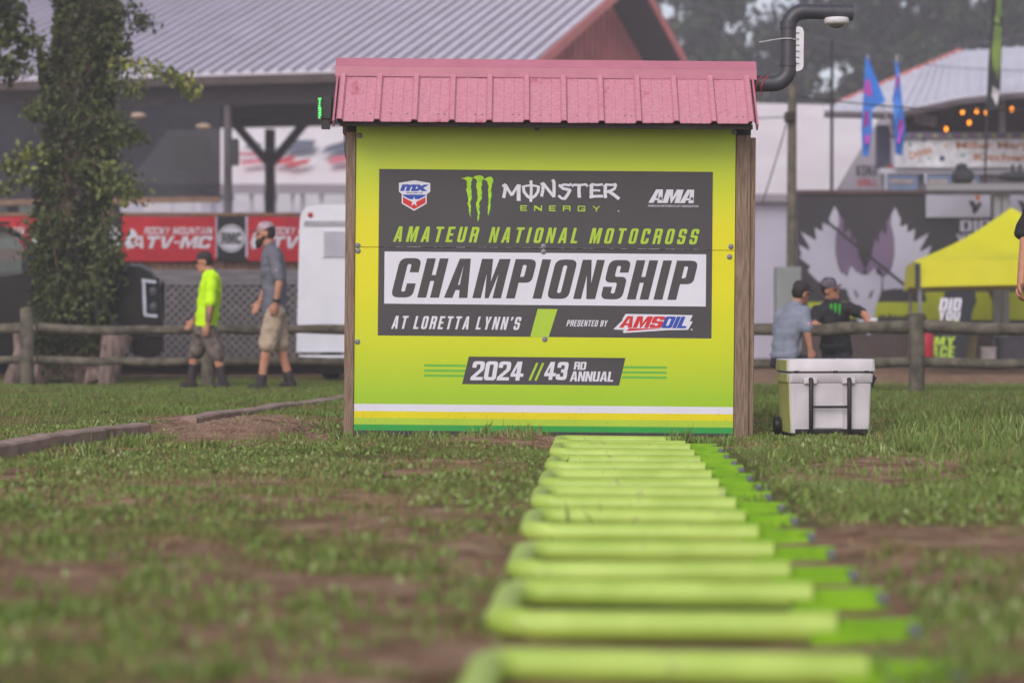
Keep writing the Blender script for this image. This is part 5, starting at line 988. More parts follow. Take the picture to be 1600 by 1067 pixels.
# steel stage rail
sr = thing('steel_rail', 'grey steel rail on square posts above the display wall at the right', 'rail', P(1565, 560, 36)); bar('top_rail', 1447, 287, 1780, 298, 36, .2, STEEL, sr); bar('lower_rail', 1447, 298.6, 1780, 304, 36.05, .1, mat('shadow_steel', (96, 94, 98), .5, metal=.3), sr)
for x in (1553, 1566, 1720): bar('post', x, 298, x + 11, 575, 36.25, .12, STEEL, sr)
DK = mat('dark_bundle', (62, 62, 68), .7, .15, 5)
for cx, lab_ in ((1505, 'dark rounded bundle resting on the left part of the steel rail'), (1590, 'long dark bundle with two knobs lying on the steel rail at the right edge')):
    t = thing('equipment_bundle', lab_, 'bundle', P(cx, 287, 36.1)); rx = .2 if cx < 1550 else .36
    MB().ball(P(cx, 276, 36.1), (rx, .18, .15 if cx < 1550 else .09), 10).obj('bag', DK, t, smooth=True)
    if cx < 1550: MB().ball(P(cx - 3, 262, 36.1), (.1, .1, .08), 8).obj('knob', DK, t, smooth=True)
    for dx in (-8, 4): MB().tube([P(cx + dx, 268, 36.1), P(cx + dx, 257, 36.1)], .025, 8).obj('knob', DK, t, smooth=True)

# ---------------------------------------------------------------- yellow canopy
CYL = mat('canopy_yellow', (218, 214, 22), .55, .06, 1.4, rgb2=(206, 204, 14), bump=.1, bscale=3); CB = mat('canopy_navy', (52, 56, 74), .6)
cy_ = thing('canopy_tent', 'bright yellow pop-up canopy tent in front of the display wall', 'canopy', P(1580, 540, 34)); X_ = (P(1430, 0, 32.6).x, P(1430, 0, 32.6).x + 3.3); Y_ = (32.6, 35.9); ze, zv = P(0, 407, 32.6).z, P(0, 449, 32.6).z; apx = Vector(((X_[0] + X_[1]) / 2 + .15, 34.25, P(0, 326, 34.25).z))
cn = [Vector((X_[0], Y_[0], ze)), Vector((X_[1], Y_[0], ze)), Vector((X_[1], Y_[1], ze)), Vector((X_[0], Y_[1], ze))]
RC = Matrix.Rotation(R(-8.3), 3, 'Z'); cn = [cn[0] + RC @ (c_ - cn[0]) for c_ in cn]; ctr = (cn[0] + cn[2]) / 2; apx = Vector((ctr.x, ctr.y, apx.z)); mb = MB(); N = 8
for k in range(4):
    a, b_ = cn[k], cn[(k + 1) % 4]; o = len(mb.v)
    for i in range(N + 1):
        t_ = i / N
        for j in range(N + 1): s_ = j / N; p_ = a.lerp(b_, s_).lerp(apx, t_); p_.z -= .16 * math.sin(math.pi * t_) * (.5 + .8 * math.sin(math.pi * s_)); mb.v.append(tuple(p_))
    for i in range(N):
        for j in range(N): q_ = o + i * (N + 1) + j; mb.f.append((q_, q_ + 1, q_ + N + 2, q_ + N + 1))
mb.obj('roof', CYL, cy_, smooth=True)
for k in range(4):
    a, b_ = cn[k], cn[(k + 1) % 4]; d = (b_ - a); nrm = Vector((d.y, -d.x, 0)).normalized(); mb = MB(); n2 = 28
    for j in range(n2 + 1):
        s_ = j / n2; w_ = .025 * math.sin(j * 1.3) + .015 * math.sin(j * 2.9 + k); p_ = a.lerp(b_, s_); mb.v += [tuple(p_), tuple(p_ + nrm * (w_ * .6 + .01) + Vector((0, 0, (zv - ze) * .5))), tuple(p_ + nrm * (w_ + .02) + Vector((0, 0, zv - ze + .03 * math.sin(math.pi * s_))))]
    for j in range(n2):
        for i in range(2): mb.f.append((j * 3 + i, j * 3 + 3 + i, j * 3 + 4 + i, j * 3 + 1 + i))
    v = mb.obj('valance', CYL, cy_, smooth=True)
bar('corner_stripe', 1430, 411, 1438, 449, 32.46, .02, CB, cy_)
cin = [c_.lerp(ctr, .045) for c_ in cn]
for p_ in cin: MB().beam((p_.x, p_.y, 0), (p_.x, p_.y, ze), .05, .05).obj('leg', STEEL, cy_)
for k in range(4): MB().beam(cin[k] + Vector((0, 0, -.35)), cin[k].lerp(cin[(k + 1) % 4], .5) + Vector((0, 0, -.06)), .025, .025).obj('scissor_bar', STEEL, cy_)
# leaning board and things below the canopy
lb = thing('leaning_board', 'tall black board with white and lime slogan leaning under the yellow canopy', 'board', P(1490, 570, 31.5)); sh = lambda x, y, d=0: P(x + (y - 520) * -.17, y, 31.5 + (y - 560) * -.006) + Vector((0, d, 0))
bb = MB().plate(rect(1466, 455, 1514, 575), sh, .04).obj('board', BK, lb)
for t_, a_, m_ in (('DID', (1461, 466, 1494, 485), BW), ('YOU', (1462, 486, 1495, 500), BW), ('SEE', (1461, 501, 1496, 515), mat('pale_lime_print', (200, 210, 130), .5)), ('MY', (1462, 526, 1494, 540), LIME), ('ACE', (1460, 541, 1496, 558), LIME)):
    mb = MB(); mb.flat = True; gl = lambda x, y, d=0: sh(x, y, -.006); fit(mb, gl, t_, *a_, w=.52, s=.19, b=.17, track=.1); mb.obj('lettering', m_, bb)
def crate(px, py, w_, h_, Y, m, name, label, cat): o = MB().box(P(px, py, Y), (w_, .35, h_), bev=.03); o = whole(o, name, m, label, cat, P(px, py + 10, Y)); return o
whole(MB().lathe([(.10, 0), (.13, .05), (.14, .38), (.12, .42), (.04, .45)], Matrix.Translation(P(1445, 566, 31.2)), 14), 'fuel_can', mat('can_red', (190, 40, 60), .4), 'red fuel can behind the right fence post', 'fuel can', P(1445, 566, 31.2), smooth=True)
for x, c_, lab_, wz in ((1505, (96, 84, 50), 'olive brown box beside the leaning slogan board', 18), (1541, (150, 140, 140), 'pale brown bag on the ground under the canopy', 12), (1582, (60, 58, 66), 'dark case with pale label at the right under the canopy', 24)):
    t = thing('storage_box', lab_, 'box', P(x, 572, 32.2)); p_ = P(x, 572, 32.2); hh = .45 if x != 1541 else .28; MB().box(p_ + Vector((0, 0, hh / 2)), (wz * .02, .4, hh), bev=.03).obj('case', mat('box_%d' % x, c_, .6), t); MB().box(p_ + Vector((0, 0, hh * .98)), (wz * .0205, .41, .05), bev=.01).obj('lid', mat('box_%d' % x, c_, .6), t)
MB()

# ---------------------------------------------------------------- flags, poles, cables
def flag(x, lab_, poly, stripe, tipx):
    t = thing('pennant_flag', lab_, 'flag', P(x, 300, 39)); MB().tube([P(1394, 216, 40.5), P(tipx, 190, 39.4), P(x, 86, 39)], .013, 8).obj('pole', WPL, t)
    FB = mat('flag_blue', (60, 134, 226), .5, .12, 1.5, rgb2=(46, 104, 206)); FPK = mat('flag_magenta', (196, 70, 190), .5, .1, 2)
    mb = MB(); mb.plate(poly, lambda px, py, d: P(px, py, 38.9) + Vector((0, .08 * math.sin(py * .12 + px * .1) + d, 0)), .01); c_ = mb.obj('cloth', FB, t)
    for s_ in stripe: mb = MB(); mb.flat = True; mb.plate(s_, lambda px, py, d: P(px, py, 38.9) + Vector((0, .08 * math.sin(py * .12 + px * .1) - .03, 0))); mb.obj('pink_band', FPK, c_)
flag(1355, 'blue and pink pennant flag blown wide, left of the two over the stand', [(1354, 86), (1360, 98), (1372, 125), (1384, 158), (1362, 172), (1363, 200), (1358, 243), (1349, 244), (1347, 200), (1350, 130)], [[(1351, 128), (1358, 124), (1362, 150), (1350, 152)], [(1349, 178), (1356, 172), (1358, 196), (1350, 200)], [(1350, 214), (1357, 210), (1357, 224), (1350, 226)]], 1387)
flag(1401, 'narrow blue and pink pennant flag, right of the two over the stand', [(1398, 94), (1404, 98), (1405, 120), (1410, 160), (1416, 200), (1410, 244), (1398, 240), (1396, 190), (1396, 150), (1400, 120)], [[(1400, 122), (1404, 120), (1409, 150), (1399, 152)], [(1405, 185), (1413, 190), (1404, 225), (1398, 222)]], 1402)
ff = thing('feather_flag', 'tall black and lime feather flag on a thin pole at the upper right', 'flag', P(1540, 430, 37.6)); MB().tube([P(1538, 480, 37.6), P(1540, 240, 37.6), P(1546, 100, 37.6), P(1556, -40, 37.6)], .022, 8).obj('pole', BLACK, ff)
mb = MB()
def ffp(px, py, d): return P(px, py, 37.5) + Vector((0, .05 * math.sin(py * .09) + d, 0))
mb.plate([(1554, -40), (1566, -36), (1567, 20), (1565, 100), (1563, 165), (1556, 172), (1546, 170), (1544, 150), (1548, 80), (1552, 0)], ffp, .01); c_ = mb.obj('cloth', mat('flag_black', (38, 38, 46), .6), ff)
FL = mat('flag_lime', (130, 156, 60), .55, .15, 3, rgb2=(96, 120, 60))
for s_ in ([(1554, -36), (1564, -34), (1565, 30), (1560, 20), (1562, 40), (1553, 34), (1557, 10)], [(1553, 38), (1564, 44), (1564, 95), (1563, 120), (1560, 100), (1558, 128), (1553, 104), (1550, 118), (1550, 80)]): mb = MB(); mb.flat = True; mb.plate(s_, lambda a, b_, d: ffp(a, b_, -.02)); mb.obj('lime_print', FL, c_)
mb = MB(); mb.flat = True; mb.plate([(1551, 134), (1555, 140), (1555, 148), (1558, 138), (1562, 146), (1560, 156), (1557, 166), (1555, 158), (1550, 150)], lambda a, b_, d: ffp(a, b_, -.02)); mb.obj('white_print', BW, c_)
up_ = thing('utility_pole', 'wooden utility pole beside the right edge of the hut roof', 'pole', P(1236, 500, 33)); MB().tube([P(1236, 545, 33), P(1238, 132, 33)], [.085, .07], 14).obj('shaft', OLDWOOD, up_, smooth=True); MB().box(P(1234, 183, 32.9), (.16, .2, .16), bev=.02).obj('clamp', DARKWOOD, up_)
cab = bar('cabinet', 1213, 417, 1252, 548, 32.7, .3, mat('grey_cabinet', (140, 146, 146), .5, .06, 3), None); cab.name = 'electric_cabinet'; tag(cab, 'grey metal electric cabinet at the foot of the utility pole', 'cabinet')
whole(MB().tube([P(1299, 545, 38), P(1300, 62, 38)], [.035, .028], 8), 'thin_pole', BLACK, 'thin dark metal pole between the utility pole and the pennant flags', 'pole', P(1299, 545, 36))
cables = [((1238, 183), 33, (1020, 158), 60, .2, 'sagging cable running left from the utility pole behind the hut'), ((1238, 150), 33, (1700, 168), 30, .12, 'thin cable running right from the utility pole over the marquee'), ((1060, -5), 55, (1700, 112), 40, .6, 'upper cable sloping down across the dark trees to the right'), ((1150, 20), 55, (1700, 30), 45, .8, 'faint cable near the top edge of the photo over the trees'),
          ((1100, 40), 55, (1700, 140), 42, .9, 'lower cable sloping across the trees above the stand roof'), ((1238, 160), 33, (1190, 320), 33, .05, 'slanting guy wire left of the utility pole')]
for a_, ya, b_, yb, sag, lab_ in cables:
    p0, p1 = P(*a_, ya), P(*b_, yb); q = [p0.lerp(p1, i / 14) - Vector((0, 0, sag * math.sin(math.pi * i / 14))) for i in range(15)]
    whole(MB().tube(q, .011, 6), 'overhead_cable', mat('cable_grey', (110, 108, 116), .6) if ya > 50 else BLACK, lab_, 'cable', p0)

# ---------------------------------------------------------------- trees behind everything
def bgtree(x, Y, hgt, rad_, label, n_=60, gap=None, base=.25, size=.42):
    t = thing('broadleaf_tree', label, 'tree', (x, Y, 0)); MB().tube([(x, Y, 0), (x + .2, Y, hgt * .4), (x, Y, hgt * .9)], [.45, .32, .08], 10).obj('trunk', BARK, t, smooth=True)
    for k in range(5): a = k * 1.3 + x; z0 = hgt * (.28 + .1 * k); MB().tube([(x, Y, z0), (x + rad_ * .4 * math.cos(a), Y + rad_ * .4 * math.sin(a), z0 + hgt * .1), (x + rad_ * .75 * math.cos(a), Y + rad_ * .75 * math.sin(a), z0 + hgt * .22)], [.16, .1, .04], 6).obj('limb', BARK, t, smooth=True)
    c, tn = [], []
    for i in range(n_):
        while True:
            v = Vector((random.uniform(-1, 1), random.uniform(-1, 1), random.uniform(-1, 1)))
            if .15 < v.length < 1: break
        k = Vector((x + v.x * rad_, Y + v.y * rad_, hgt * (base + .55 * (1 - base) + v.z * (1 - base) * .52))); r0 = random.uniform(.7, 1.4); tt = random.gauss(.4, .2)
        if gap and (Vector(((k.x) / k.y * F + CX, HY - (k.z - CH) / k.y * F)) - Vector(gap[:2])).length < gap[2]: continue
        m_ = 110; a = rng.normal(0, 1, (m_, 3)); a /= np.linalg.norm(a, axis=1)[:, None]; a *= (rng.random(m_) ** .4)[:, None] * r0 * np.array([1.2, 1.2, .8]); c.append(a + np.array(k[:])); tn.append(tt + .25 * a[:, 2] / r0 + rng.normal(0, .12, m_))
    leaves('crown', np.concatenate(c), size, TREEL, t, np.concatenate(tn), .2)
G = (1166, 42, 34)
bgtree(13.5, 96, 21, 6.5, 'tall dark tree left of the bright gap, behind the red gable', 130, G); bgtree(8, 100, 20, 6, 'dark tree rising directly behind the red gable peak', 110, G); bgtree(19, 92, 19, 5.5, 'dark tree right behind the bent camera pipe', 130, (1172, 50, 22)); bgtree(25, 98, 22, 6.5, 'broad dark tree above the two pennant flags', 150)
bgtree(14.5, 88, 9, 4.5, 'low bushy tree behind the marquee ridge', 70); bgtree(31, 94, 21, 6.5, 'dark tree filling the corner right of the feather flag', 150); bgtree(38, 97, 21, 6.5, 'dark tree at the far right edge behind the food stand', 90); bgtree(2, 102, 17, 6, 'tree almost hidden behind the pavilion roof', 60)
bgtree(22, 84, 10, 4.5, 'low dark tree showing between marquee and stand roof', 80); bgtree(30, 82, 11, 5, 'low dark tree just above the stand roof', 90); bgtree(-8, 104, 16, 6, 'tree hidden far behind the grey pavilion roof', 40)
# wooded rise beyond
hx = np.linspace(-110, 150, 70); hy = np.linspace(112, 190, 14); HX, HYy = np.meshgrid(hx, hy, indexing='ij'); HZ = (fbm(HX, HYy, 14, 3) * 5 + 9.0) * np.clip((HYy - 110) / 14, 0, 1)
mb = MB(); mb.v = [tuple(v) for v in np.stack([HX, HYy, HZ - 1], -1).reshape(-1, 3)]; n_ = len(hy); mb.f = [(i * n_ + j, i * n_ + j + 1, (i + 1) * n_ + j + 1, (i + 1) * n_ + j) for i in range(len(hx) - 1) for j in range(n_ - 1)]
hl_ = mb.obj('hill', mat('hill_ground', (60, 66, 46), .9, .2, .3), None, smooth=True); hl_['kind'] = 'structure'
k = 60000; xx = rng.uniform(-60, 100, k); yy = rng.uniform(113, 135, k); zz = (fbm(xx, yy, 14, 3) * 5 + 9.0) * np.clip((yy - 110) / 14, 0, 1) - 1 + rng.random(k) * 3.5
leaves('woods', np.stack([xx, yy, zz], -1), 1.0, TREEL, None, np.clip(.35 + .9 * (fbm(xx, zz + yy, 3, 7) - .5) + rng.normal(0, .12, k), 0, 1), .2); tag(bpy.data.objects['woods'], 'far dark wood on the rise behind the trees', 'woods')
# haze: humid morning air
hz = MB().box((20, 64, 15.5), (280, 150, 34)).obj('haze', None); hz['kind'] = 'stuff'; tag(hz, 'thin humid morning haze over the whole field', 'haze')
hm = bpy.data.materials.new('haze_air'); hm.use_nodes = True; nn = hm.node_tree.nodes; nn.clear(); vo = nn.new('ShaderNodeVolumePrincipled'); vo.inputs['Color'].default_value = (.93, .92, 1, 1); vo.inputs['Density'].default_value = .0034; vo.inputs['Anisotropy'].default_value = .2; ou = nn.new('ShaderNodeOutputMaterial'); hm.node_tree.links.new(vo.outputs[0], ou.inputs['Volume']); hz.data.materials.append(hm)
# ---------------------------------------------------------------- people
def remesh(mb, name, m, parent, vox, label=None, sm=2, fold=0):
    me = bpy.data.meshes.new(name); me.from_pydata(mb.v, [], mb.f); bm = bmesh.new(); bm.from_mesh(me); bmesh.ops.recalc_face_normals(bm, faces=bm.faces); bm.to_mesh(me); bm.free()
    ob = bpy.data.objects.new('t', me); C.objects.link(ob); r_ = ob.modifiers.new('r', 'REMESH'); r_.mode = 'VOXEL'; r_.voxel_size = vox; s_ = ob.modifiers.new('s', 'SMOOTH'); s_.iterations = sm; s_.factor = .5
    dg = bpy.context.evaluated_depsgraph_get(); dg.update(); m2 = bpy.data.meshes.new_from_object(ob.evaluated_get(dg)); bpy.data.objects.remove(ob); bpy.data.meshes.remove(me)
    if fold:
        nv = len(m2.vertices); co = np.empty(nv * 3, np.float32); m2.vertices.foreach_get('co', co); co = co.reshape(-1, 3); no = np.empty(nv * 3, np.float32); m2.vertices.foreach_get('normal', no); no = no.reshape(-1, 3)
        a_, b_ = co[:, 0] * 1.1 + co[:, 2] * .8 + 50, co[:, 2] * 1.3 - co[:, 0] * .5 + co[:, 1] * .7 + 50; h_ = (vnoise(a_, b_, .085) - .5) * 1.6 + (vnoise(co[:, 0] + co[:, 1] + 50, co[:, 2] + 50, .04, 4) - .5) * .8
        co += no * (fold * .8 * h_)[:, None]; m2.vertices.foreach_set('co', co.ravel().astype(np.float32)); m2.update()
    o = Vector((0, 0, 0)); q = parent
    while q is not None: o += q.location; q = q.parent
    m2.transform(Matrix.Translation(-o)); m2.materials.clear(); m2.materials.append(m); m2.polygons.foreach_set('use_smooth', [True] * len(m2.polygons)); m2.name = name
    ob = bpy.data.objects.new(name, m2); C.objects.link(ob); ob.parent = parent
    if label: ob['label'] = label
    return ob
def cap(mb, a, b, r0, r1, k=5):
    """limb segment with rounded ends"""
    a = Vector(a); b = Vector(b); d = (b - a).normalized(); pts, rr = [], []
    for i in range(k): t = i / k * math.pi / 2; pts.append(a - d * r0 * math.cos(t)); rr.append(max(.002, r0 * math.sin(t)))
    for i in range(5): pts.append(a.lerp(b, i / 4)); rr.append(r0 + (r1 - r0) * i / 4)
    for i in range(1, k + 1): t = math.pi / 2 * (1 - i / k); pts.append(b + d * r1 * math.cos(t)); rr.append(max(.002, r1 * math.sin(t)))
    return mb.tube(pts, rr, 12)
def limb(mb, pts, rr):
    for i in range(len(pts) - 1): cap(mb, pts[i], pts[i + 1], rr[i], rr[i + 1])
def loft(mb, secs, side, grow=0):
    """elliptical sections (centre, half width along side, half depth)"""
    n_ = 16; o = len(mb.v); side = Vector(side).normalized(); k = len(secs)
    cs = [Vector(s[0]) for s in secs]
    for i, (c, w_, d_) in enumerate(secs):
        ax_ = (cs[min(i + 1, k - 1)] - cs[max(i - 1, 0)]).normalized(); f_ = ax_.cross(side).normalized(); sd = f_.cross(ax_).normalized()
        for j in range(n_): t = 2 * math.pi * j / n_; mb.v.append(tuple(cs[i] + sd * (w_ + grow) * math.cos(t) + f_ * (d_ + grow) * math.sin(t)))
    for i in range(k - 1):
        for j in range(n_): mb.f.append((o + i * n_ + j, o + i * n_ + (j + 1) % n_, o + (i + 1) * n_ + (j + 1) % n_, o + (i + 1) * n_ + j))
    mb.f += [tuple(o + j for j in reversed(range(n_))), tuple(o + (k - 1) * n_ + j for j in range(n_))]
def hand(mb, wr, d, pn, r=1.0, curl=.5, thumb=None):
    """palm plus five bent fingers; d = direction wrist to knuckles, pn = palm normal (fingers curl towards it)"""
    d = Vector(d).normalized(); pn = (Vector(pn) - d * Vector(pn).dot(d)).normalized(); s_ = d.cross(pn).normalized(); wr = Vector(wr)
    loft(mb, [(wr, .026 * r, .02 * r), (wr + d * .03 * r, .034 * r, .018 * r), (wr + d * .085 * r, .042 * r, .015 * r), (wr + d * .095 * r, .038 * r, .010 * r)], s_)
    for i, (u, L) in enumerate(((-.031, .068), (-.0105, .078), (.0105, .074), (.030, .058))):
        p0 = wr + d * .085 * r + s_ * u * r; a = curl; p1 = p0 + (d * math.cos(a) + pn * math.sin(a)) * L * .45 * r; a *= 2.1; p2 = p1 + (d * math.cos(a) + pn * math.sin(a)) * L * .32 * r; a *= 1.35; p3 = p2 + (d * math.cos(a) + pn * math.sin(a)) * L * .26 * r
        limb(mb, [p0, p1, p2, p3], [.0095 * r, .009 * r, .008 * r, .007 * r])
    sg = 1 if thumb is None else thumb; t0 = wr + d * .025 * r - s_ * .022 * sg * r; t1 = t0 + (d * .6 - s_ * .7 * sg + pn * .35).normalized() * .042 * r; t2 = t1 + (d * .85 - s_ * .1 * sg + pn * .5).normalized() * .032 * r; t3 = t2 + (d * .8 + s_ * .25 * sg + pn * .5).normalized() * .024 * r
    limb(mb, [t0, t1, t2, t3], [.015 * r, .012 * r, .0105 * r, .009 * r])
def person(label, J, face, side, col, k=1.0, vox=.013, hat=None, beard=None, sleeve=.55, longpants=False, boots=True, curl=.5, extra=None):
    """J: joints in world space; face = direction looked at, side = the body's left"""
    J = {a: Vector(b) for a, b in J.items()}; face = Vector(face).normalized(); side = Vector(side).normalized(); base_ = Vector((J['pelvis'].x, J['pelvis'].y, min(J['anL'].z, J['anR'].z) - .08 * k))
    root = thing('person', label, 'person', base_); up = (J['head'] - J['neck']).normalized(); hs_ = face.cross(up).normalized(); upv = hs_.cross(face).normalized() if hs_.cross(face).z > 0 else -hs_.cross(face).normalized()
    H0 = J['head']; b = MB()
    M = Matrix((( *hs_, 0), (*face, 0), (*upv, 0), (0, 0, 0, 1))).transposed(); M.translation = H0; HM = M
    def hp(x, y, z): return M @ Vector((x * k, y * k, z * k))
    tmp = MB().ball((0, 0, 0), (1, 1, 1), 12); b.add([hp(v[0] * .074, v[1] * .094 - .008, v[2] * .098 + .03) for v in tmp.v], tmp.f)
    tmp = MB().ball((0, 0, 0), (1, 1, 1), 10); b.add([hp(v[0] * .056, v[1] * .068 + .022, v[2] * .075 - .045) for v in tmp.v], tmp.f)
    cap(b, hp(0, .078, -.085), hp(0, .074, -.08), .026 * k, .022 * k); cap(b, hp(0, .088, .022), hp(0, .112, -.016), .011 * k, .015 * k)          # chin, nose
    cap(b, hp(-.034, .078, .034), hp(.034, .078, .034), .014 * k, .014 * k); cap(b, hp(-.018, .088, -.05), hp(.018, .088, -.05), .009 * k, .009 * k)   # brow, lips
    for s_ in (-1, 1): tmp = MB().ball((0, 0, 0), (1, 1, 1), 7); b.add([hp(v[0] * .012 + s_ * .078, v[1] * .02 - .005, v[2] * .032 - .0) for v in tmp.v], tmp.f)
    cap(b, J['neck'] - up * .03 * k, hp(0, -.012, -.05), .062 * k, .056 * k)
    ch, pe = J['chest'], J['pelvis']; wa = J.get('waist', ch.lerp(pe, .55)); belly = J.get('belly', 1.0)
    belly = belly if isinstance(belly, float) else 1.0
    sh_w = (J['shL'] - J['shR']).length / 2
    tors = [(pe - (wa - pe).normalized() * .09 * k, .12 * k, .09 * k), (pe, .165 * k, .115 * k), (wa, .15 * k, .115 * k), (wa.lerp(ch, .5), .165 * k, .12 * k), (ch, .185 * k, .118 * k), (ch.lerp(J['neck'], .6), .16 * k, .095 * k), (J['neck'], .075 * k, .065 * k)]
    loft(b, tors, side)
    for s_ in 'LR':
        limb(b, [J['sh' + s_], J['el' + s_], J['wr' + s_]], [.056 * k, .043 * k, .03 * k]); cap(b, J['el' + s_].lerp(J['wr' + s_], .12), J['el' + s_].lerp(J['wr' + s_], .45), .044 * k, .037 * k)
        dd = (J['wr' + s_] - J['el' + s_]).normalized(); hd = J.get('ha' + s_); dd = (hd - J['wr' + s_]).normalized() if hd is not None else dd
        hand(b, J['wr' + s_], dd, J.get('pn' + s_, face * .3 - side * (1 if s_ == 'L' else -1)), k * 1.0, curl, 1 if s_ == 'L' else -1)
        limb(b, [J['hip' + s_], J['kn' + s_], J['an' + s_]], [.085 * k, .057 * k, .04 * k]); cap(b, J['kn' + s_].lerp(J['an' + s_], .15) , J['kn' + s_].lerp(J['an' + s_], .45), .058 * k, .052 * k)
        cap(b, J['an' + s_] + Vector((0, 0, -.03 * k)), J['toe' + s_], .042 * k, .032 * k)
    body = remesh(b, 'body', col.get('skin', SKIN), root, vox)
    for s_ in (-1, 1):
        MB().ball(hp(s_ * .03, .083, .012), .0125 * k, 8).obj('eye', mat('eye_dark', (60, 44, 40), .3), root, smooth=True)
    s = MB(); loft(s, tors[1:-2] + [(tors[-2][0], .172 * k, .1 * k), (J['neck'], .1 * k, .08 * k)], side, .02 * k); cap(s, J['shL'], J['shR'], .072 * k, .072 * k)
    for c_ in 'LR': e_ = J['sh' + c_].lerp(J['el' + c_], sleeve * 1.35); limb(s, [J['sh' + c_], e_], [.074 * k, .068 * k])
    cap(s, J['neck'] - up * .03 * k, J['neck'] + up * .025 * k, .085 * k, .07 * k); hm_ = J.get('hem')
    if hm_ is not None: loft(s, [(pe, .185 * k, .14 * k), (hm_, .19 * k, .15 * k)], side)
    remesh(s, 'shirt', col['shirt'], root, vox, fold=.014)
    t = MB(); loft(t, [(pe + (wa - pe) * .35, .165 * k, .122 * k), (pe, .178 * k, .132 * k), (pe - (wa - pe).normalized() * .1 * k, .17 * k, .13 * k)], side, .006)
    for c_ in 'LR':
        h_, n_, a_ = J['hip' + c_], J['kn' + c_], J['an' + c_]
        if longpants: limb(t, [h_, n_, a_], [.105 * k, .078 * k, .062 * k])
        else: limb(t, [h_, h_.lerp(n_, .92)], [.112 * k, .098 * k])
    remesh(t, 'trousers' if longpants else 'shorts', col['pants'], root, vox, fold=.016)
    for c_ in 'LR':
        q = MB(); a_ = J['an' + c_]; n_ = J['kn' + c_]; toe = J['toe' + c_]; fd = (toe - a_); fd.z = 0; fd = fd.normalized(); g = a_.z - .075 * k
        limb(q, [n_.lerp(a_, col.get('boot', .86)), a_], [.058 * k, .056 * k]); cap(q, (a_.x - fd.x * .03, a_.y - fd.y * .03, g + .045 * k), (toe.x, toe.y, g + .038 * k), .048 * k, .04 * k); remesh(q, 'boot', col['boots'], root, vox)
    if hat:
        h = MB(); pr_ = [(.082, 0), (.084, .02), (.08, .05), (.062, .078), (.035, .09), (.004, .093)]
        M2 = M @ Matrix.Translation((0, -.008 * k, .052 * k)) @ Matrix.Diagonal((k, k * 1.14, k, 1)); h.lathe(pr_, M2, 20); ho = h.obj('cap', hat, root, smooth=True)
        v = MB(); o_ = [(math.sin(R(a)) * .072, .07 + math.cos(R(a)) * .085) for a in range(-80, 81, 16)]; v.plate(o_, lambda x, y, d: hp(x, y, .056 - abs(x) * .18 + d), .006); v.obj('visor', col.get('visor', hat), ho)
        if col.get('hatback'): h2 = MB(); h2.add([hp(p_[0] * .0865, -abs(p_[1]) * .098 - .012, abs(p_[2]) * .085 + .053) for p_ in MB().ball((0, 0, 0), 1, 10).v], MB().ball((0, 0, 0), 1, 10).f); h2.obj('cap_back', col['hatback'], ho, smooth=True)
    hr = MB(); tmp = MB().ball((0, 0, 0), 1, 12); hr.add([hp(v[0] * .079, v[1] * .09 - .02, v[2] * .092 + .022) for v in tmp.v], tmp.f); hr.obj('hair', col.get('hair', DARKHAIR), root, smooth=True)
    if beard:
        bd = MB(); cap(bd, hp(0, .075, -.078), hp(0, .085, -.115), .042 * k, .03 * k); 
        for s_ in (-1, 1): cap(bd, hp(s_ * .06, .02, -.03), hp(s_ * .03, .07, -.08), .02 * k, .03 * k)
        cap(bd, hp(-.022, .09, -.037), hp(.022, .09, -.037), .01 * k, .01 * k); remesh(bd, 'beard', beard, root, vox * .8)
    return root, J, body, hp
DARKHAIR = mat('dark_hair', (58, 46, 42), .8, .2, 40); POLO = mat('grey_polo', (112, 112, 124), .8, .06, 8, bump=.25, bscale=14); KHAKI = mat('khaki_cotton', (186, 166, 146), .8, .08, 10, bump=.2, bscale=14); BOOT = mat('dark_boot', (62, 52, 56), .6, .15, 12)
CAMO = mat('camo_cloth', (124, 112, 104), .8, .2, 14, rgb2=(84, 76, 72)); NEON = mat('neon_shirt', (206, 255, 8), .7, .05, 7, rgb2=(190, 240, 6), bump=.25, bscale=12); CAPD = mat('dark_cap', (60, 54, 58), .8, .1, 10); CAPP = mat('pale_pink_cap', (196, 168, 178), .8, .1, 14, rgb2=(150, 130, 140))
TAT = mat('tattooed_skin', (150, 110, 96), .6, .2, 20, rgb2=(100, 82, 84))
# tall bearded man walking left
Y = 22.6
def j(px, py, dy=0): p = P(px, py, Y); return Vector((p.x, Y + dy, p.z))
jm = dict(head=j(415, 367), neck=j(423, 389), chest=j(427, 418), waist=j(429, 448), pelvis=j(430, 478), shL=j(431, 400, -.185), shR=j(422, 400, .185), elL=j(441, 441, -.26), wrL=j(435, 474, -.24), haL=j(432, 488, -.24), elR=j(414, 444, .25), wrR=j(402, 472, .2), haR=j(396, 484, .18),
          hipL=j(431, 486, -.09), hipR=j(429, 486, .09), knL=j(419, 543, -.11), knR=j(437, 543, .09), anL=j(409, 601, -.1), anR=j(452, 596, .09), toeL=j(393, 606, -.11), toeR=j(441, 605, .09), pnL=Vector((-.2, 1, 0)), pnR=Vector((-.2, -1, 0)), hem=j(430, 490))
rt, J_, bd_, hp_ = person('tall bearded man in grey polo and khaki shorts walking left', jm, (-1, -.12, -.06), (0, -1, 0), dict(shirt=POLO, pants=KHAKI, boots=BOOT, boot=.8, visor=mat('grey_visor', (110, 92, 98), .7), hatback=CAPD), 1.02, hat=CAPP, beard=mat('beard', (66, 50, 46), .9), sleeve=.62, curl=.35)
c_ = J_['wrL'].lerp(J_['elL'], .12); dd = (J_['wrL'] - J_['elL']).normalized(); MB().tube([c_ - dd * .018, c_ + dd * .018], .04, 14).obj('watch', BLACK, rt, smooth=True)
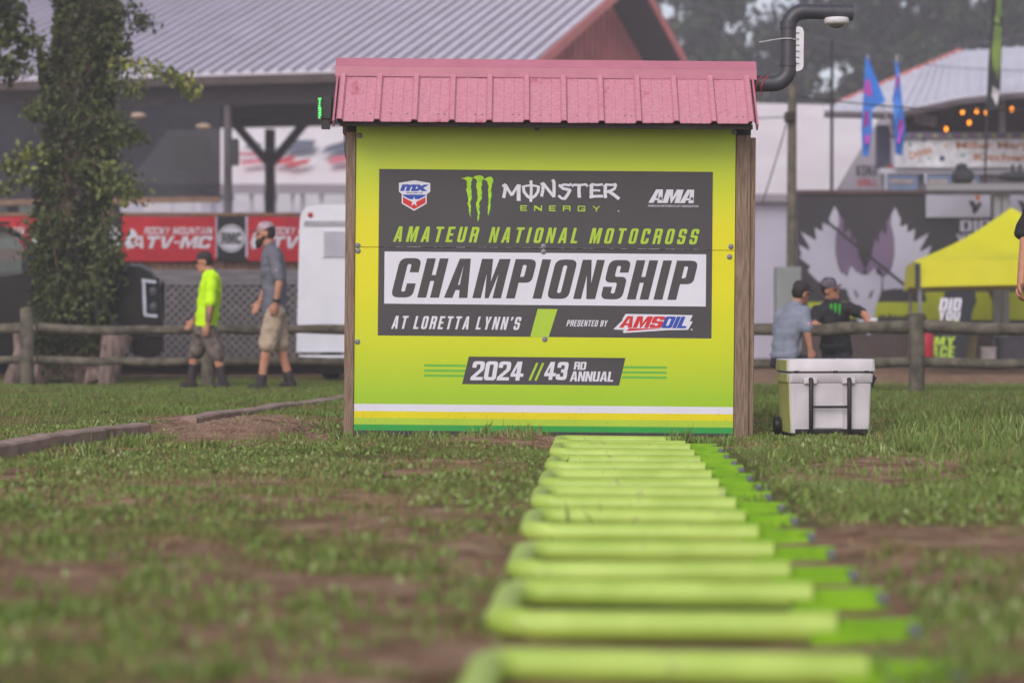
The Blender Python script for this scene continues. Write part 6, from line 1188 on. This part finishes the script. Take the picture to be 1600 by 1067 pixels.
mb = MB(); mb.ball(J_['shL'].lerp(J_['elL'], .62) + Vector((0, -.068, 0)), (.022, .006, .022), 8); mb.obj('sleeve_badge', mat('badge_pink', (210, 170, 190), .6), rt)
# shorter man in neon shirt
Y = 22.9
jm = dict(head=j(320, 411), neck=j(329, 430), chest=j(329, 452), waist=j(325, 482), pelvis=j(322, 512), shL=j(334, 440, -.18), shR=j(326, 440, .18), elL=j(333, 480, -.25), wrL=j(330, 508, -.24), haL=j(327, 520, -.24), elR=j(310, 484, .24), wrR=j(297, 502, .22), haR=j(290, 510, .2),
          hipL=j(327, 519, -.09), hipR=j(318, 519, .09), knL=j(342, 558, -.1), knR=j(302, 553, .1), anL=j(351, 597, -.1), anR=j(296, 597, .1), toeL=j(339, 604, -.1), toeR=j(283, 604, .1), pnL=Vector((-.2, 1, 0)), pnR=Vector((-.2, -1, 0)), hem=j(323, 514))
rt, J_, bd_, hp_ = person('shorter man in neon yellow shirt, dark cap and camouflage shorts walking left', jm, (-1, -.05, -.22), (0, -1, 0), dict(shirt=NEON, pants=CAMO, boots=BOOT, boot=.42), .93, hat=CAPD, sleeve=.6, curl=.3)
mb = MB(); 
for s_ in 'LR': mb = MB(); cap(mb, J_['sh' + s_].lerp(J_['el' + s_], .8), J_['el' + s_].lerp(J_['wr' + s_], .75), .047, .037); mb.obj('tattooed_arm', TAT, rt, smooth=True)
# man in pale grey tee crouched in front of the right fence, back turned
Y = 20.2
LG = mat('pale_grey_tee', (140, 146, 164), .8, .07, 8, bump=.25, bscale=14); BT_ = mat('black_tee', (44, 43, 47), .8, .06, 8); DPN = mat('dark_trousers', (52, 50, 56), .8, .08, 8)
jm = dict(head=j(1251, 459), neck=j(1243, 479), chest=j(1237, 502), waist=j(1229, 530), pelvis=j(1226, 560), shL=j(1222, 490, .08), shR=j(1254, 488, -.1), elL=j(1216, 528, .1), wrL=j(1234, 552, .25), elR=j(1257, 518, -.16), wrR=j(1263, 545, -.14), haR=j(1264, 556, -.14),
          hipL=j(1222, 564, .06), hipR=j(1236, 564, -.06), knL=j(1250, 562, .36), knR=j(1268, 566, .2), anL=j(1238, 618, .2), anR=j(1256, 620, .05), toeL=j(1256, 624, .28), toeR=j(1276, 626, .15), hem=j(1226, 552), pnR=Vector((0, 1, 0)))
rt, J_, bd_, hp_ = person('man in pale grey tee and dark cap crouching behind the cooler, back turned', jm, (.8, .45, -.1), (-.45, .8, 0), dict(shirt=LG, pants=DPN, boots=BOOT), .92, hat=CAPD, sleeve=.6, longpants=True)
mb = MB(); mb.ball(J_['shR'].lerp(J_['elR'], .62) + Vector((.02, -.066, 0)), (.02, .006, .02), 8); mb.obj('sleeve_badge', mat('badge_pink', (210, 170, 190), .6), rt)
# man in black tee leaning on the fence
Y = 22.3
jm = dict(head=j(1297, 453), neck=j(1300, 473, .05), chest=j(1303, 494, .08), waist=j(1308, 520, .14), pelvis=j(1312, 545, .2), shL=j(1328, 482, .0), shR=j(1278, 486, .06), elL=j(1346, 492, -.22), wrL=j(1351, 510, -.42), haL=j(1351, 516, -.5), elR=j(1270, 508, -.18), wrR=j(1287, 515, -.42), haR=j(1297, 515, -.46),
          hipL=j(1320, 550, .2), hipR=j(1304, 550, .2), knL=j(1321, 578, .12), knR=j(1303, 578, .14), anL=j(1321, 604, .3), anR=j(1302, 604, .3), toeL=j(1320, 609, .12), toeR=j(1303, 609, .12), hem=j(1309, 532, .16), pnL=Vector((-1, 0, 0)), pnR=Vector((0, 0, -1)))
rt, J_, bd_, hp_ = person('man in black tee with green claw print leaning on the right rail fence', jm, (.75, -.6, -.05), (.97, .2, 0), dict(shirt=BT_, pants=DPN, boots=BOOT, hatback=CAPD), .96, hat=mat('patterned_cap', (120, 110, 124), .8, .3, 30), sleeve=.55, longpants=True, curl=.7)
for i, x in enumerate((1297, 1303.5, 1310)):
    mb = MB(); mb.add([j(x - 1.5, 474 + abs(i - 1), -.055), j(x + 2.4, 474 + abs(i - 1), -.055), j(x + 1.9, 487, -.052), j(x + .3, 496 - 2 * abs(i - 1), -.045), j(x - .6, 486, -.05)], [(0, 1, 2, 3, 4)]); mb.obj('claw_print', mat('print_vivid_green', (60, 190, 50), .6), rt)
cup = thing('tumbler', 'red tumbler with white lid in the left hand of the man in the black tee', 'tumbler', j(1351, 522, -.58)); T = Matrix.Translation(j(1351, 521, -.56))
MB().lathe([(.03, 0), (.034, .02), (.04, .11), (.041, .13)], T, 16).obj('cup', mat('cup_red', (180, 34, 56), .35), cup, smooth=True); MB().lathe([(.043, .13), (.044, .145), (.04, .16), (.03, .165)], T, 16).obj('lid', WPL, cup, smooth=True)
# person at the right edge: forearm and hand in view
Y = 14.2
jm = dict(head=j(1668, 130), neck=j(1664, 172), chest=j(1664, 230), waist=j(1664, 300), pelvis=j(1662, 365), shL=j(1722, 205, .0), shR=j(1662, 220, 0), elL=j(1742, 310, .0), wrL=j(1738, 400, -.05), elR=j(1606, 350, .02), wrR=j(1592, 442, -.06), haR=j(1583, 468, -.09),
          hipL=j(1684, 385), hipR=j(1644, 385), knL=j(1688, 510, -.05), knR=j(1640, 510, .02), anL=j(1690, 640, 0), anR=j(1640, 640, .05), toeL=j(1692, 658, -.2), toeR=j(1638, 658, -.15), hem=j(1662, 392), pnR=Vector((.75, -.4, .1)))
rt, J_, bd_, hp_ = person('person in dark tee at the right edge, only one bare forearm in the frame', jm, (0, -1, -.05), (1, 0, 0), dict(shirt=BT_, pants=DPN, boots=BOOT), 1.0, vox=.0075, hat=CAPD, sleeve=.8, longpants=True, curl=.62)
